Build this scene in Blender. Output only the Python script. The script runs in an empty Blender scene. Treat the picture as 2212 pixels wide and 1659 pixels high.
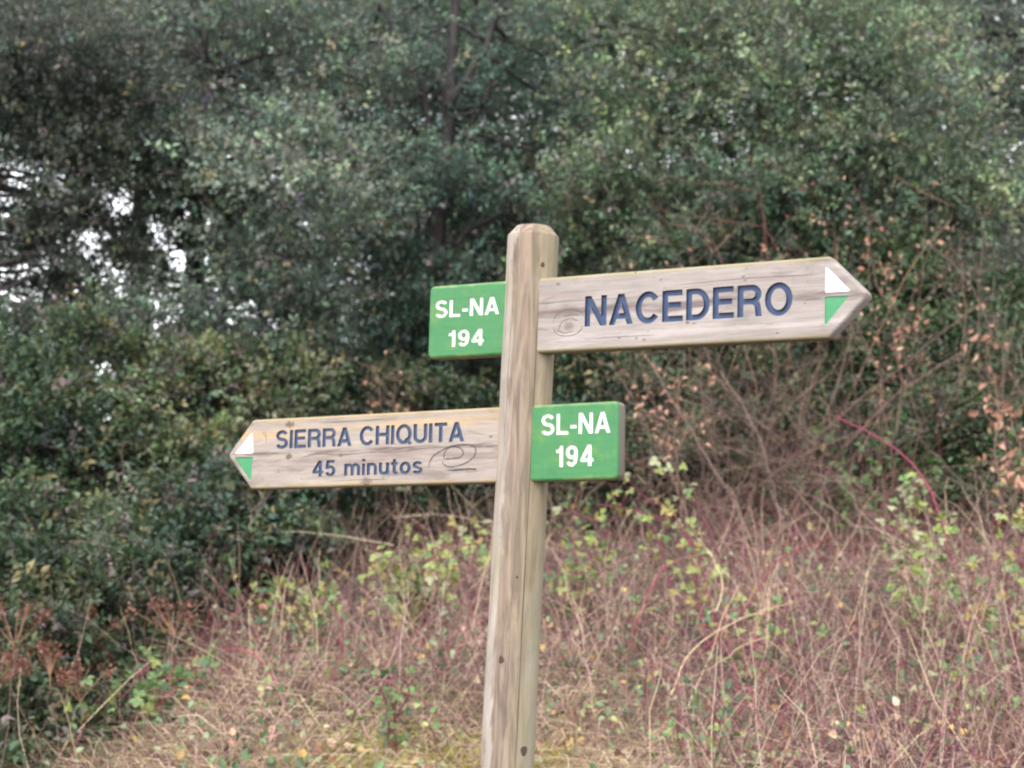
import bpy, bmesh, math, random
import numpy as np
from mathutils import Vector, Matrix
from mathutils.geometry import tessellate_polygon

random.seed(7)
RNG = np.random.default_rng(11)
S = bpy.context.scene
COL = S.collection
R = math.radians

# ------------------------------------------------------------------ camera
HFOV, PITCH, ROLL, EYE = R(34.0), R(7.05), R(1.72), 1.55
cam = bpy.data.cameras.new('camera')
cam.sensor_width = 36.0
cam.lens = 18.0 / math.tan(HFOV / 2)
cam.clip_start, cam.clip_end = 0.05, 2000.0
cam.dof.use_dof = True
cam.dof.focus_distance = 3.15
cam.dof.aperture_fstop = 5.8
camo = bpy.data.objects.new('camera', cam)
COL.objects.link(camo)
camo.matrix_world = (Matrix.Translation((0, 0, EYE)) @ Matrix.Rotation(math.pi / 2 + PITCH, 4, 'X')
                     @ Matrix.Rotation(ROLL, 4, 'Z'))
S.camera = camo

# ------------------------------------------------------------------ overcast sky, soft sun, exposure
SUN_EL, SUN_AZ = R(52), R(205)          # azimuth clockwise from +y (north): behind the camera, to its left
world = bpy.data.worlds.new('World')
S.world = world
world.use_nodes = True
nt = world.node_tree
bg = nt.nodes['Background']
sky = nt.nodes.new('ShaderNodeTexSky')
sky.sky_type = 'NISHITA'
sky.sun_disc = False
sky.sun_elevation, sky.sun_rotation = SUN_EL, SUN_AZ
sky.dust_density, sky.air_density, sky.ozone_density = 1.0, 1.0, 1.0
hs = nt.nodes.new('ShaderNodeHueSaturation')     # cloud layer: almost colourless sky
hs.inputs['Saturation'].default_value = 0.12
nt.links.new(sky.outputs[0], hs.inputs['Color'])
nt.links.new(hs.outputs[0], bg.inputs['Color'])
bg.inputs['Strength'].default_value = 0.15
sl = bpy.data.lights.new('sun', 'SUN')
sl.energy, sl.angle, sl.color = 0.75, R(30), (1.0, 0.965, 0.95)
so = bpy.data.objects.new('sun', sl)
COL.objects.link(so)
d = Vector((math.sin(SUN_AZ) * math.cos(SUN_EL), math.cos(SUN_AZ) * math.cos(SUN_EL), math.sin(SUN_EL)))
so.rotation_euler = d.to_track_quat('Z', 'Y').to_euler()
so.location = d * 30
S.view_settings.view_transform = 'Standard'
S.view_settings.look = 'None'
S.view_settings.gamma = 1.0
S.view_settings.use_curve_mapping = False
S.view_settings.exposure = 2.1
S.render.engine = 'CYCLES'
S.cycles.use_denoising = True
S.cycles.max_bounces = 5
S.cycles.diffuse_bounces = 3
S.cycles.glossy_bounces = 2
S.cycles.volume_bounces = 0
S.cycles.transparent_max_bounces = 4
S.cycles.filter_width = 2.2

# ------------------------------------------------------------------ small helpers
FPX = 1106.0 / math.tan(HFOV / 2)        # the photograph measured on a 2212 x 1659 grid


def at(px, py, Y):
    """World point at depth Y that stands where the photograph shows (px, py)."""
    X, V = px - 1106.0, 829.5 - py
    a = X * math.cos(ROLL) - V * math.sin(ROLL)
    b = X * math.sin(ROLL) + V * math.cos(ROLL)
    c, s = math.cos(PITCH), math.sin(PITCH)
    dx, dy, dz = a, FPX * c - b * s, FPX * s + b * c
    return np.array([dx / dy * Y, Y, EYE + dz / dy * Y])


def tag(o, label=None, cat=None, group=None, kind=None):
    for k, v in (('label', label), ('category', cat), ('group', group), ('kind', kind)):
        if v:
            o[k] = v
    return o


def empty(name, loc, label, cat, group=None):
    o = bpy.data.objects.new(name, None)
    o.location = [float(v) for v in loc]
    o.empty_display_size = 0.1
    COL.objects.link(o)
    return tag(o, label, cat, group)


def make_mesh(name, V, F, mat, tint=None, smooth=False):
    """numpy mesh; F is (n,3) or (n,4)."""
    V = np.ascontiguousarray(V, dtype=np.float32).reshape(-1, 3)
    F = np.ascontiguousarray(F, dtype=np.int32)
    me = bpy.data.meshes.new(name)
    n, k = F.shape
    me.vertices.add(len(V))
    me.vertices.foreach_set('co', V.ravel())
    me.loops.add(n * k)
    me.loops.foreach_set('vertex_index', F.ravel())
    me.polygons.add(n)
    me.polygons.foreach_set('loop_start', np.arange(0, n * k, k, dtype=np.int32))
    me.polygons.foreach_set('loop_total', np.full(n, k, dtype=np.int32))
    if smooth:
        me.polygons.foreach_set('use_smooth', np.ones(n, dtype=bool))
    if tint is not None:
        at_ = me.attributes.new('tint', 'FLOAT_COLOR', 'POINT')
        t = np.ones((len(V), 4), dtype=np.float32)
        t[:, :3] = tint
        at_.data.foreach_set('color', t.ravel())
    me.update(calc_edges=True)
    if mat is not None:
        me.materials.append(mat)
    return me


def link(name, me, parent=None, origin=None):
    o = bpy.data.objects.new(name, me)
    COL.objects.link(o)
    if parent is not None:
        o.parent = parent
    if origin is not None:
        o.location = [float(v) for v in origin]
    return o


def norm(a):
    return a / np.maximum(np.linalg.norm(a, axis=-1, keepdims=True), 1e-9)


def tubes(P, Rad, sides=3):
    """P (N,k,3) centre lines, Rad (N,k) radii -> verts, quads."""
    P = np.asarray(P, float)
    Rad = np.asarray(Rad, float)
    N, k, _ = P.shape
    T = np.gradient(P, axis=1)
    T = norm(T)
    ref = np.where(np.abs(T[:, :1, 2:3]) > 0.9, np.array([[[1.0, 0, 0]]]), np.array([[[0, 0, 1.0]]]))
    ref = np.broadcast_to(ref, T.shape)
    A = norm(np.cross(T, ref))
    B = np.cross(T, A)
    ang = np.arange(sides) * 2 * math.pi / sides
    ring = (A[:, :, None, :] * np.cos(ang)[None, None, :, None] + B[:, :, None, :] * np.sin(ang)[None, None, :, None])
    V = P[:, :, None, :] + ring * Rad[:, :, None, None]
    idx = np.arange(N * k * sides).reshape(N, k, sides)
    a = idx[:, :-1, :]
    b = np.roll(a, -1, axis=2)
    c = np.roll(idx[:, 1:, :], -1, axis=2)
    e = idx[:, 1:, :]
    F = np.stack([a, b, c, e], -1).reshape(-1, 4)
    return V.reshape(-1, 3), F


def resample(pts, k):
    pts = np.asarray(pts, float)
    t = np.concatenate([[0], np.cumsum(np.linalg.norm(np.diff(pts, axis=0), axis=1))])
    q = np.linspace(0, t[-1], k)
    return np.stack([np.interp(q, t, pts[:, i]) for i in range(3)], -1)


def smooth_line(pts, k=12, wob=0.0):
    """Catmull-Rom through the points, k samples, small random wobble."""
    p = np.asarray(pts, float)
    p = np.vstack([2 * p[0] - p[1], p, 2 * p[-1] - p[-2]])
    out = []
    for i in range(1, len(p) - 2):
        for t in np.linspace(0, 1, 10, endpoint=False):
            a, b, c, e = p[i - 1], p[i], p[i + 1], p[i + 2]
            out.append(0.5 * ((2 * b) + (-a + c) * t + (2 * a - 5 * b + 4 * c - e) * t * t + (-a + 3 * b - 3 * c + e) * t ** 3))
    out.append(p[-2])
    q = resample(out, k)
    if wob:
        w = RNG.normal(0, wob, q.shape)
        w[0] = 0
        q = q + w
    return q


# ------------------------------------------------------------------ materials
def new_mat(name):
    m = bpy.data.materials.new(name)
    m.use_nodes = True
    n = m.node_tree
    b = n.nodes['Principled BSDF']
    return m, n, b


def N(nt_, typ, **kw):
    nd = nt_.nodes.new(typ)
    for k, v in kw.items():
        if k.startswith('i_'):
            nd.inputs[k[2:].replace('_', ' ')].default_value = v
        else:
            setattr(nd, k, v)
    return nd


def mix(nt_, fac, a, b, blend='MIX'):
    nd = nt_.nodes.new('ShaderNodeMix')
    nd.data_type = 'RGBA'
    nd.blend_type = blend
    for sock, v in ((nd.inputs['Factor'], fac), (nd.inputs['A'], a), (nd.inputs['B'], b)):
        if hasattr(v, 'links'):
            nt_.links.new(v, sock)
        elif isinstance(v, (int, float)):
            sock.default_value = v
        else:
            sock.default_value = (*v, 1.0)
    return nd.outputs['Result']


def math_(nt_, op, a, b=0.0, clamp=False):
    nd = nt_.nodes.new('ShaderNodeMath')
    nd.operation = op
    nd.use_clamp = clamp
    for i, v in enumerate((a, b)):
        if hasattr(v, 'links'):
            nt_.links.new(v, nd.inputs[i])
        else:
            nd.inputs[i].default_value = v
    return nd.outputs[0]


def ramp(nt_, fac, lo, hi):
    nd = nt_.nodes.new('ShaderNodeMapRange')
    nd.interpolation_type = 'SMOOTHSTEP'
    nd.inputs['From Min'].default_value = lo
    nd.inputs['From Max'].default_value = hi
    nt_.links.new(fac, nd.inputs['Value'])
    return nd.outputs['Result']


def noise(nt_, vec, scale, detail=4.0, rough=0.55, scl=(1, 1, 1), dist=0.0):
    mp = N(nt_, 'ShaderNodeMapping')
    mp.inputs['Scale'].default_value = scl
    nt_.links.new(vec, mp.inputs['Vector'])
    nd = N(nt_, 'ShaderNodeTexNoise')
    nd.inputs['Scale'].default_value = scale
    nd.inputs['Detail'].default_value = detail
    nd.inputs['Roughness'].default_value = rough
    nd.inputs['Distortion'].default_value = dist
    nt_.links.new(mp.outputs[0], nd.inputs['Vector'])
    return nd.outputs['Fac']


def plain(name, col, rough=0.7, var=0.25, scale=30.0, spec=0.3):
    m, n, b = new_mat(name)
    tc = N(n, 'ShaderNodeTexCoord')
    f = noise(n, tc.outputs['Object'], scale, 3)
    c = mix(n, f, [v * (1 - var) for v in col], [min(1, v * (1 + var)) for v in col])
    n.links.new(c, b.inputs['Base Color'])
    b.inputs['Roughness'].default_value = rough
    b.inputs['Specular IOR Level'].default_value = spec
    return m


def leaf_mat(name, rough=0.45, spec=0.5, trans=0.25, back=None):
    """Leaf colour comes from the leaf's own tint; undersides paler where asked."""
    m, n, b = new_mat(name)
    a = N(n, 'ShaderNodeAttribute', attribute_name='tint')
    c = a.outputs['Color']
    if back:
        g = N(n, 'ShaderNodeNewGeometry')
        c = mix(n, g.outputs['Backfacing'], c, mix(n, 0.5, c, back))
    n.links.new(c, b.inputs['Base Color'])
    b.inputs['Roughness'].default_value = rough
    b.inputs['Specular IOR Level'].default_value = spec
    tr = N(n, 'ShaderNodeBsdfTranslucent')
    n.links.new(c, tr.inputs['Color'])
    ms = N(n, 'ShaderNodeMixShader')
    ms.inputs[0].default_value = trans
    n.links.new(b.outputs[0], ms.inputs[1])
    n.links.new(tr.outputs[0], ms.inputs[2])
    n.links.new(ms.outputs[0], n.nodes['Material Output'].inputs['Surface'])
    return m


def object_leaf_mat(name, col, rough=0.5, var=0.3):
    m, n, b = new_mat(name)
    oi = N(n, 'ShaderNodeObjectInfo')
    tc = N(n, 'ShaderNodeTexCoord')
    f = noise(n, tc.outputs['Object'], 2.5, 2)
    c1 = mix(n, oi.outputs['Random'], [v * (1 - var) for v in col], [min(1, v * (1 + var)) for v in col])
    c = mix(n, math_(n, 'MULTIPLY', f, 0.5), c1, [col[0] * 1.3, col[1] * 0.9, col[2] * 0.7])
    n.links.new(c, b.inputs['Base Color'])
    b.inputs['Roughness'].default_value = rough
    tr = N(n, 'ShaderNodeBsdfTranslucent')
    n.links.new(c, tr.inputs['Color'])
    ms = N(n, 'ShaderNodeMixShader')
    ms.inputs[0].default_value = 0.25
    n.links.new(b.outputs[0], ms.inputs[1])
    n.links.new(tr.outputs[0], ms.inputs[2])
    n.links.new(ms.outputs[0], n.nodes['Material Output'].inputs['Surface'])
    return m


def stem_mat(name, rough=0.75):
    m, n, b = new_mat(name)
    a = N(n, 'ShaderNodeAttribute', attribute_name='tint')
    n.links.new(a.outputs['Color'], b.inputs['Base Color'])
    b.inputs['Roughness'].default_value = rough
    b.inputs['Specular IOR Level'].default_value = 0.2
    return m


def bark_mat():
    m, n, b = new_mat('oak_bark')
    tc = N(n, 'ShaderNodeTexCoord')
    f = noise(n, tc.outputs['Object'], 9, 6, 0.65, (1, 1, 0.3))
    c = mix(n, ramp(n, f, 0.35, 0.7), (0.016, 0.012, 0.013), (0.05, 0.039, 0.04))
    n.links.new(c, b.inputs['Base Color'])
    b.inputs['Roughness'].default_value = 0.9
    bp = N(n, 'ShaderNodeBump')
    bp.inputs['Strength'].default_value = 0.6
    bp.inputs['Distance'].default_value = 0.02
    n.links.new(f, bp.inputs['Height'])
    n.links.new(bp.outputs[0], b.inputs['Normal'])
    return m


def wood_mat(name, axis, base, dark, streak, algae, spots=(), half=None, algae_amt=0.7, bands=()):
    """Weathered timber; axis is the grain direction in object space."""
    m, n, b = new_mat(name)
    tc = N(n, 'ShaderNodeTexCoord')
    vec = tc.outputs['Object']
    st = [1.0, 1.0, 1.0]
    st[axis] = 0.06
    grain = noise(n, vec, 180, 5, 0.6, st, 0.4)
    st2 = [1.0, 1.0, 1.0]
    st2[axis] = 0.14
    band = noise(n, vec, 26, 4, 0.55, st2, 1.6)
    st3 = [1.0, 1.0, 1.0]
    st3[axis] = 0.02
    fibre = noise(n, vec, 520, 3, 0.6, st3)
    blot = noise(n, vec, 13, 5, 0.6)
    c = mix(n, ramp(n, grain, 0.3, 0.72), [v * 0.86 for v in base], [min(1, v * 1.1) for v in base])
    c = mix(n, math_(n, 'MULTIPLY', ramp(n, band, 0.54, 0.68), 0.75), c, dark)
    c = mix(n, math_(n, 'MULTIPLY', ramp(n, band, 0.44, 0.3), 0.55), c, streak)
    c = mix(n, math_(n, 'MULTIPLY', ramp(n, fibre, 0.58, 0.75), 0.3), c, [v * 0.45 for v in base])
    c = mix(n, math_(n, 'MULTIPLY', ramp(n, blot, 0.5, 0.75), 0.35), c, [v * 0.62 for v in base])
    sp = N(n, 'ShaderNodeSeparateXYZ')
    n.links.new(vec, sp.inputs[0])
    for (zc_, hw_, col_, k_) in bands:      # weather-darkened streaks along the grain
        wz = math_(n, 'ADD', sp.outputs['Z'], math_(n, 'MULTIPLY', math_(n, 'SUBTRACT', noise(n, vec, 9, 4, 0.6, (0.5, 1, 1)), 0.5), hw_ * 3))
        dz = math_(n, 'ABSOLUTE', math_(n, 'SUBTRACT', wz, zc_))
        br = math_(n, 'MULTIPLY', ramp(n, dz, hw_, hw_ * 0.25), ramp(n, noise(n, vec, 22, 4, 0.6, (0.35, 1, 3)), 0.38, 0.62))
        c = mix(n, math_(n, 'MULTIPLY', br, k_), c, col_)
    if half:       # algae creeping in from the long edges
        e = math_(n, 'ABSOLUTE', sp.outputs['Z'])
        e = math_(n, 'ADD', e, math_(n, 'MULTIPLY', math_(n, 'SUBTRACT', noise(n, vec, 30, 4, 0.6, (0.5, 1, 1)), 0.5), 0.022))
        c = mix(n, math_(n, 'MULTIPLY', ramp(n, e, half - 0.013, half + 0.001), algae_amt), c, algae)
        ax = math_(n, 'ADD', math_(n, 'ABSOLUTE', sp.outputs['X']), math_(n, 'MULTIPLY', noise(n, vec, 45, 4, 0.6), 0.02))
        c = mix(n, math_(n, 'MULTIPLY', ramp(n, ax, 0.056, 0.036), 0.7), c, algae)
    else:
        al = noise(n, vec, 7, 5, 0.65, (1, 1, 0.35))
        c = mix(n, math_(n, 'MULTIPLY', ramp(n, al, 0.52, 0.72), algae_amt), c, algae)
    pit = noise(n, vec, 150, 2, 0.5, (0.7, 1, 1))
    c = mix(n, math_(n, 'MULTIPLY', ramp(n, pit, 0.70, 0.76), 0.75), c, [v * 0.22 for v in base])
    dirt = noise(n, vec, 18, 6, 0.7, (0.8, 1, 1.6))
    c = mix(n, math_(n, 'MULTIPLY', ramp(n, dirt, 0.55, 0.72), 0.45), c, [v * 0.5 for v in base])
    # dark knots and pits where the timber has them
    for (p, r, k) in spots:
        v = N(n, 'ShaderNodeVectorMath', operation='SUBTRACT')
        n.links.new(vec, v.inputs[0])
        v.inputs[1].default_value = p
        sc = N(n, 'ShaderNodeVectorMath', operation='MULTIPLY')
        q = [1.0, 1.0, 1.0]
        q[axis] = 0.7
        sc.inputs[1].default_value = q
        n.links.new(v.outputs[0], sc.inputs[0])
        ln = N(n, 'ShaderNodeVectorMath', operation='LENGTH')
        n.links.new(sc.outputs[0], ln.inputs[0])
        dd = math_(n, 'ADD', ln.outputs['Value'], math_(n, 'MULTIPLY', math_(n, 'SUBTRACT', noise(n, vec, 160, 3), 0.5), r * 1.5))
        c = mix(n, math_(n, 'MULTIPLY', ramp(n, dd, r, r * 0.35), k), c, (0.075, 0.045, 0.03))
    n.links.new(c, b.inputs['Base Color'])
    b.inputs['Roughness'].default_value = 0.82
    b.inputs['Specular IOR Level'].default_value = 0.25
    bp = N(n, 'ShaderNodeBump')
    bp.inputs['Strength'].default_value = 0.35
    bp.inputs['Distance'].default_value = 0.0015
    n.links.new(math_(n, 'ADD', grain, fibre), bp.inputs['Height'])
    n.links.new(bp.outputs[0], b.inputs['Normal'])
    return m


def paint_mat(name, col, worn, half=None, amt=0.5, grainy=0.25):
    m, n, b = new_mat(name)
    tc = N(n, 'ShaderNodeTexCoord')
    vec = tc.outputs['Object']
    g = noise(n, vec, 160, 4, 0.6, (0.08, 1, 1))
    c = mix(n, g, [v * (1 - grainy) for v in col], [min(1, v * (1 + grainy)) for v in col])
    bl = noise(n, vec, 24, 5, 0.65)
    c = mix(n, math_(n, 'MULTIPLY', ramp(n, bl, 0.48, 0.75), amt), c, worn)
    gm = noise(n, vec, 55, 6, 0.7, (1, 1, 0.4))
    c = mix(n, math_(n, 'MULTIPLY', ramp(n, gm, 0.56, 0.74), 0.45), c, [v * 0.45 for v in col])
    pit = noise(n, vec, 210, 2, 0.5)
    c = mix(n, math_(n, 'MULTIPLY', ramp(n, pit, 0.7, 0.8), 0.5), c, [v * 0.4 for v in col])
    if half:
        sp = N(n, 'ShaderNodeSeparateXYZ')
        n.links.new(vec, sp.inputs[0])
        bare = noise(n, vec, 120, 4, 0.6, (1, 1, 0.1))
        side = mix(n, bare, (0.07, 0.052, 0.042), (0.17, 0.135, 0.105))
        yy = math_(n, 'ADD', sp.outputs['Y'], math_(n, 'MULTIPLY', math_(n, 'SUBTRACT', noise(n, vec, 60, 3), 0.5), 0.006))
        c = mix(n, ramp(n, yy, VF + 0.0045, VF + 0.0075), c, side)
        e = math_(n, 'ADD', math_(n, 'ABSOLUTE', sp.outputs['Z']), math_(n, 'MULTIPLY', math_(n, 'SUBTRACT', noise(n, vec, 40, 4), 0.5), 0.02))
        c = mix(n, math_(n, 'MULTIPLY', ramp(n, e, half - 0.008, half + 0.004), 0.75), c, (0.24, 0.25, 0.09))
    n.links.new(c, b.inputs['Base Color'])
    b.inputs['Roughness'].default_value = 0.55
    bp = N(n, 'ShaderNodeBump')
    bp.inputs['Strength'].default_value = 0.2
    bp.inputs['Distance'].default_value = 0.001
    n.links.new(g, bp.inputs['Height'])
    n.links.new(bp.outputs[0], b.inputs['Normal'])
    return m


def ground_mat():
    m, n, b = new_mat('bank_soil')
    tc = N(n, 'ShaderNodeTexCoord')
    vec = tc.outputs['Object']
    f1 = noise(n, vec, 6, 8, 0.7)
    f2 = noise(n, vec, 0.9, 4, 0.6)
    f3 = noise(n, vec, 45, 5, 0.7)
    c = mix(n, f3, (0.025, 0.016, 0.016), (0.115, 0.068, 0.062))
    c = mix(n, math_(n, 'MULTIPLY', ramp(n, f1, 0.5, 0.7), 0.6), c, (0.15, 0.095, 0.075))
    c = mix(n, math_(n, 'MULTIPLY', ramp(n, f2, 0.5, 0.65), 0.5), c, (0.12, 0.13, 0.04))
    n.links.new(c, b.inputs['Base Color'])
    b.inputs['Roughness'].default_value = 0.95
    bp = N(n, 'ShaderNodeBump')
    bp.inputs['Distance'].default_value = 0.04
    n.links.new(f3, bp.inputs['Height'])
    n.links.new(bp.outputs[0], b.inputs['Normal'])
    return m


M_OAK = leaf_mat('oak_leaf', 0.46, 0.45, 0.25, (0.20, 0.23, 0.19))
M_LEAF = leaf_mat('soft_leaf', 0.5, 0.4, 0.28)
M_STEM = stem_mat('dry_stem')
M_BARK = bark_mat()
M_GROUND = ground_mat()

# ------------------------------------------------------------------ the bank and the hillside
def sstep(a, b, x):
    t = np.clip((x - a) / (b - a), 0, 1)
    return t * t * (3 - 2 * t)


def gz(x, y):
    x, y = np.asarray(x, float), np.asarray(y, float)
    yy = np.where(y < 10, y, 10 + (np.minimum(y, 60) - 10) * 0.25)
    xc = np.clip(x, -6, 6)
    zz = 0.98 + 0.215 * (yy - 5.5) + 0.085 * xc - 0.16 * np.maximum(0, -0.8 - xc)
    z = np.log1p(np.exp(np.clip(6 * zz, -30, 30))) / 6
    z = z + sstep(-3.3, -0.8, x) * np.minimum(np.maximum(0, y - 12.2), 16) * 0.36
    near = np.exp(-((y - 7) / 9) ** 2)
    z = z + near * (0.05 * np.sin(1.7 * x + 0.6 * y) + 0.04 * np.sin(2.9 * y - 1.3 * x + 1) + 0.02 * np.sin(6.1 * x + 2.2 * y))
    return z


def axis_vals(lo, hi, step, far, n):
    core = np.arange(lo, hi + step / 2, step)
    g = np.geomspace(1, far, n)
    return np.concatenate([(lo - g)[::-1], core, hi + g])


gx = axis_vals(-7, 7, 0.12, 600, 26)
gy = axis_vals(-1, 22, 0.14, 900, 26)
GX, GY = np.meshgrid(gx, gy)
GZ = gz(GX, GY)
nx, ny = len(gx), len(gy)
idx = np.arange(nx * ny).reshape(ny, nx)
F = np.stack([idx[:-1, :-1], idx[:-1, 1:], idx[1:, 1:], idx[1:, :-1]], -1).reshape(-1, 4)
g = link('ground', make_mesh('ground', np.stack([GX, GY, GZ], -1), F, M_GROUND, smooth=True))
tag(g, 'brown bank of soil and leaf litter rising behind the signpost', kind='structure')

# ------------------------------------------------------------------ signpost
YAW = R(29.42)
PX0, PD = 0.0289, 3.2294
EU = Vector((math.cos(YAW), -math.sin(YAW), 0))
EN = Vector((math.sin(YAW), math.cos(YAW), 0))          # away from the camera; local y
VF, VB = -0.034, 0.0                                     # front and back of the planks, local y
HALF = 0.0731
Z1, Z2 = (2.1508 + 2.0045) / 2, (1.9026 + 1.7576) / 2
T1, T2, LEAN = R(0.14), R(1.04), R(1.15)

post_base_z = float(gz(PX0, PD))
sign = empty('signpost', (PX0 + LEAN * (post_base_z - 2), PD, post_base_z),
             'weathered round wooden signpost with two arrow boards and green end panels', 'signpost')


def plank_matrix(zc, tilt):
    m = Matrix((( EU.x, EN.x, 0, PX0 + LEAN * (zc - 2)), (EU.y, EN.y, 0, PD), (0, 0, 1, zc), (0, 0, 0, 1)))
    return m @ Matrix.Rotation(-tilt, 4, 'Y')


def put(o, mw):
    o.parent = sign
    o.matrix_parent_inverse = Matrix.Identity(4)
    o.matrix_basis = Matrix.Translation(-sign.location) @ mw


# --- letters: strokes -> distance field -> outline
def arc(cx, cy, rx, ry, a0, a1, n=22):
    return [(cx + rx * math.cos(R(a0 + (a1 - a0) * i / n)), cy + ry * math.sin(R(a0 + (a1 - a0) * i / n))) for i in range(n + 1)]


W_ = 0.17
h = W_ / 2
GLYPH = {
    'N': (0.72, [[(h, 0), (h, 1)], [(0.72 - h, 0), (0.72 - h, 1)], [(h - 0.02, 1.06), (0.74 - h, -0.06)]]),
    'A': (0.76, [[(0.06, -0.06), (0.38, 1.02)], [(0.70, -0.06), (0.38, 1.02)], [(0.2, 0.28), (0.56, 0.28)]]),
    'C': (0.76, [arc(0.40, 0.5, 0.315, 0.43, 36, 324)]),
    'E': (0.66, [[(h, 0), (h, 1)], [(h, 1 - h), (0.64, 1 - h)], [(h, 0.53), (0.60, 0.53)], [(h, h), (0.66, h)]]),
    'D': (0.73, [[(h, 0), (h, 1)], [(h, 1 - h), (0.3, 1 - h)] + arc(0.31, 0.5, 0.335, 0.5 - h, 90, -90)[1:] + [(h, h)]]),
    'R': (0.73, [[(h, 0), (h, 1)], [(h, 1 - h), (0.42, 1 - h)] + arc(0.42, 0.70, 0.215, 0.215, 90, -90)[1:] + [(h, 0.485)],
                 [(0.4, 0.485), (0.52, 0.46), (0.60, 0.38), (0.625, 0.25), (0.635, 0.1), (0.66, -0.05)]]),
    'O': (0.82, [arc(0.41, 0.5, 0.325, 0.43, 0, 360, 40)]),
    'S': (0.70, [arc(0.35, 0.715, 0.245, 0.205, 18, 262) + arc(0.35, 0.29, 0.26, 0.21, 82, -162)]),
    'I': (W_, [[(h, 0), (h, 1)]]),
    'H': (0.72, [[(h, 0), (h, 1)], [(0.72 - h, 0), (0.72 - h, 1)], [(h, 0.53), (0.72 - h, 0.53)]]),
    'Q': (0.82, [arc(0.41, 0.5, 0.325, 0.43, 0, 360, 40), [(0.50, 0.27), (0.78, -0.03)]]),
    'U': (0.71, [[(h, 1), (h, 0.36)] + arc(0.355, 0.36, 0.355 - h, 0.36 - h, 180, 360)[1:] + [(0.71 - h, 1)]]),
    'T': (0.66, [[(0, 1 - h), (0.66, 1 - h)], [(0.33, 0), (0.33, 1)]]),
    'L': (0.60, [[(h, 0), (h, 1)], [(h, h), (0.60, h)]]),
    '-': (0.32, [[(0.0, 0.36), (0.32, 0.36)]]),
    '1': (0.38, [[(0.38 - h, 0), (0.38 - h, 1)], [(0.03, 0.72), (0.2, 0.76), (0.31, 0.9)]]),
    '9': (0.60, [arc(0.30, 0.67, 0.215, 0.245, 0, 360, 32), [(0.515, 0.67), (0.515, 0.42), (0.46, 0.19), (0.33, h), (0.19, 0.11), (0.10, 0.24)]]),
    '4': (0.64, [[(0.46, 0), (0.46, 1)], [(0.0, 0.285), (0.64, 0.285)], [(0.06, 0.285), (0.44, 0.99)]]),
    '5': (0.60, [[(0.15, 1 - h), (0.55, 1 - h)], [(0.165, 1.0), (0.10, 0.46)], [(0.09, 0.50)] + arc(0.295, 0.335, 0.225, 0.25, 125, -158)]),
    'm': (0.92, [[(h, 0), (h, 0.74)], [(h, 0.36)] + arc(0.275, 0.45, 0.19, 0.21, 165, 0)[1:] + [(0.465, 0)], [(0.465, 0.36)] + arc(0.65, 0.45, 0.19, 0.21, 165, 0)[1:] + [(0.84, 0)]]),
    'i': (W_, [[(h, 0), (h, 0.72)], [(h, 0.85), (h, 1.0)]]),
    'n': (0.58, [[(h, 0), (h, 0.74)], [(h, 0.36)] + arc(0.285, 0.45, 0.21, 0.21, 165, 0)[1:] + [(0.495, 0)]]),
    'u': (0.58, [[(0.495, 0), (0.495, 0.73)], [(h, 0.73), (h, 0.29)] + arc(0.29, 0.29, 0.205, 0.21, 180, 345)[1:]]),
    't': (0.38, [[(0.185, 0.93), (0.185, 0.2), (0.21, 0.11), (0.28, 0.075), (0.38, 0.085)], [(0.0, 0.66), (0.37, 0.66)]]),
    'o': (0.62, [arc(0.31, 0.365, 0.225, 0.295, 0, 360, 32)]),
    's': (0.54, [arc(0.27, 0.525, 0.185, 0.135, 15, 262, 16) + arc(0.27, 0.21, 0.195, 0.145, 82, -165, 16)]),
}


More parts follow.
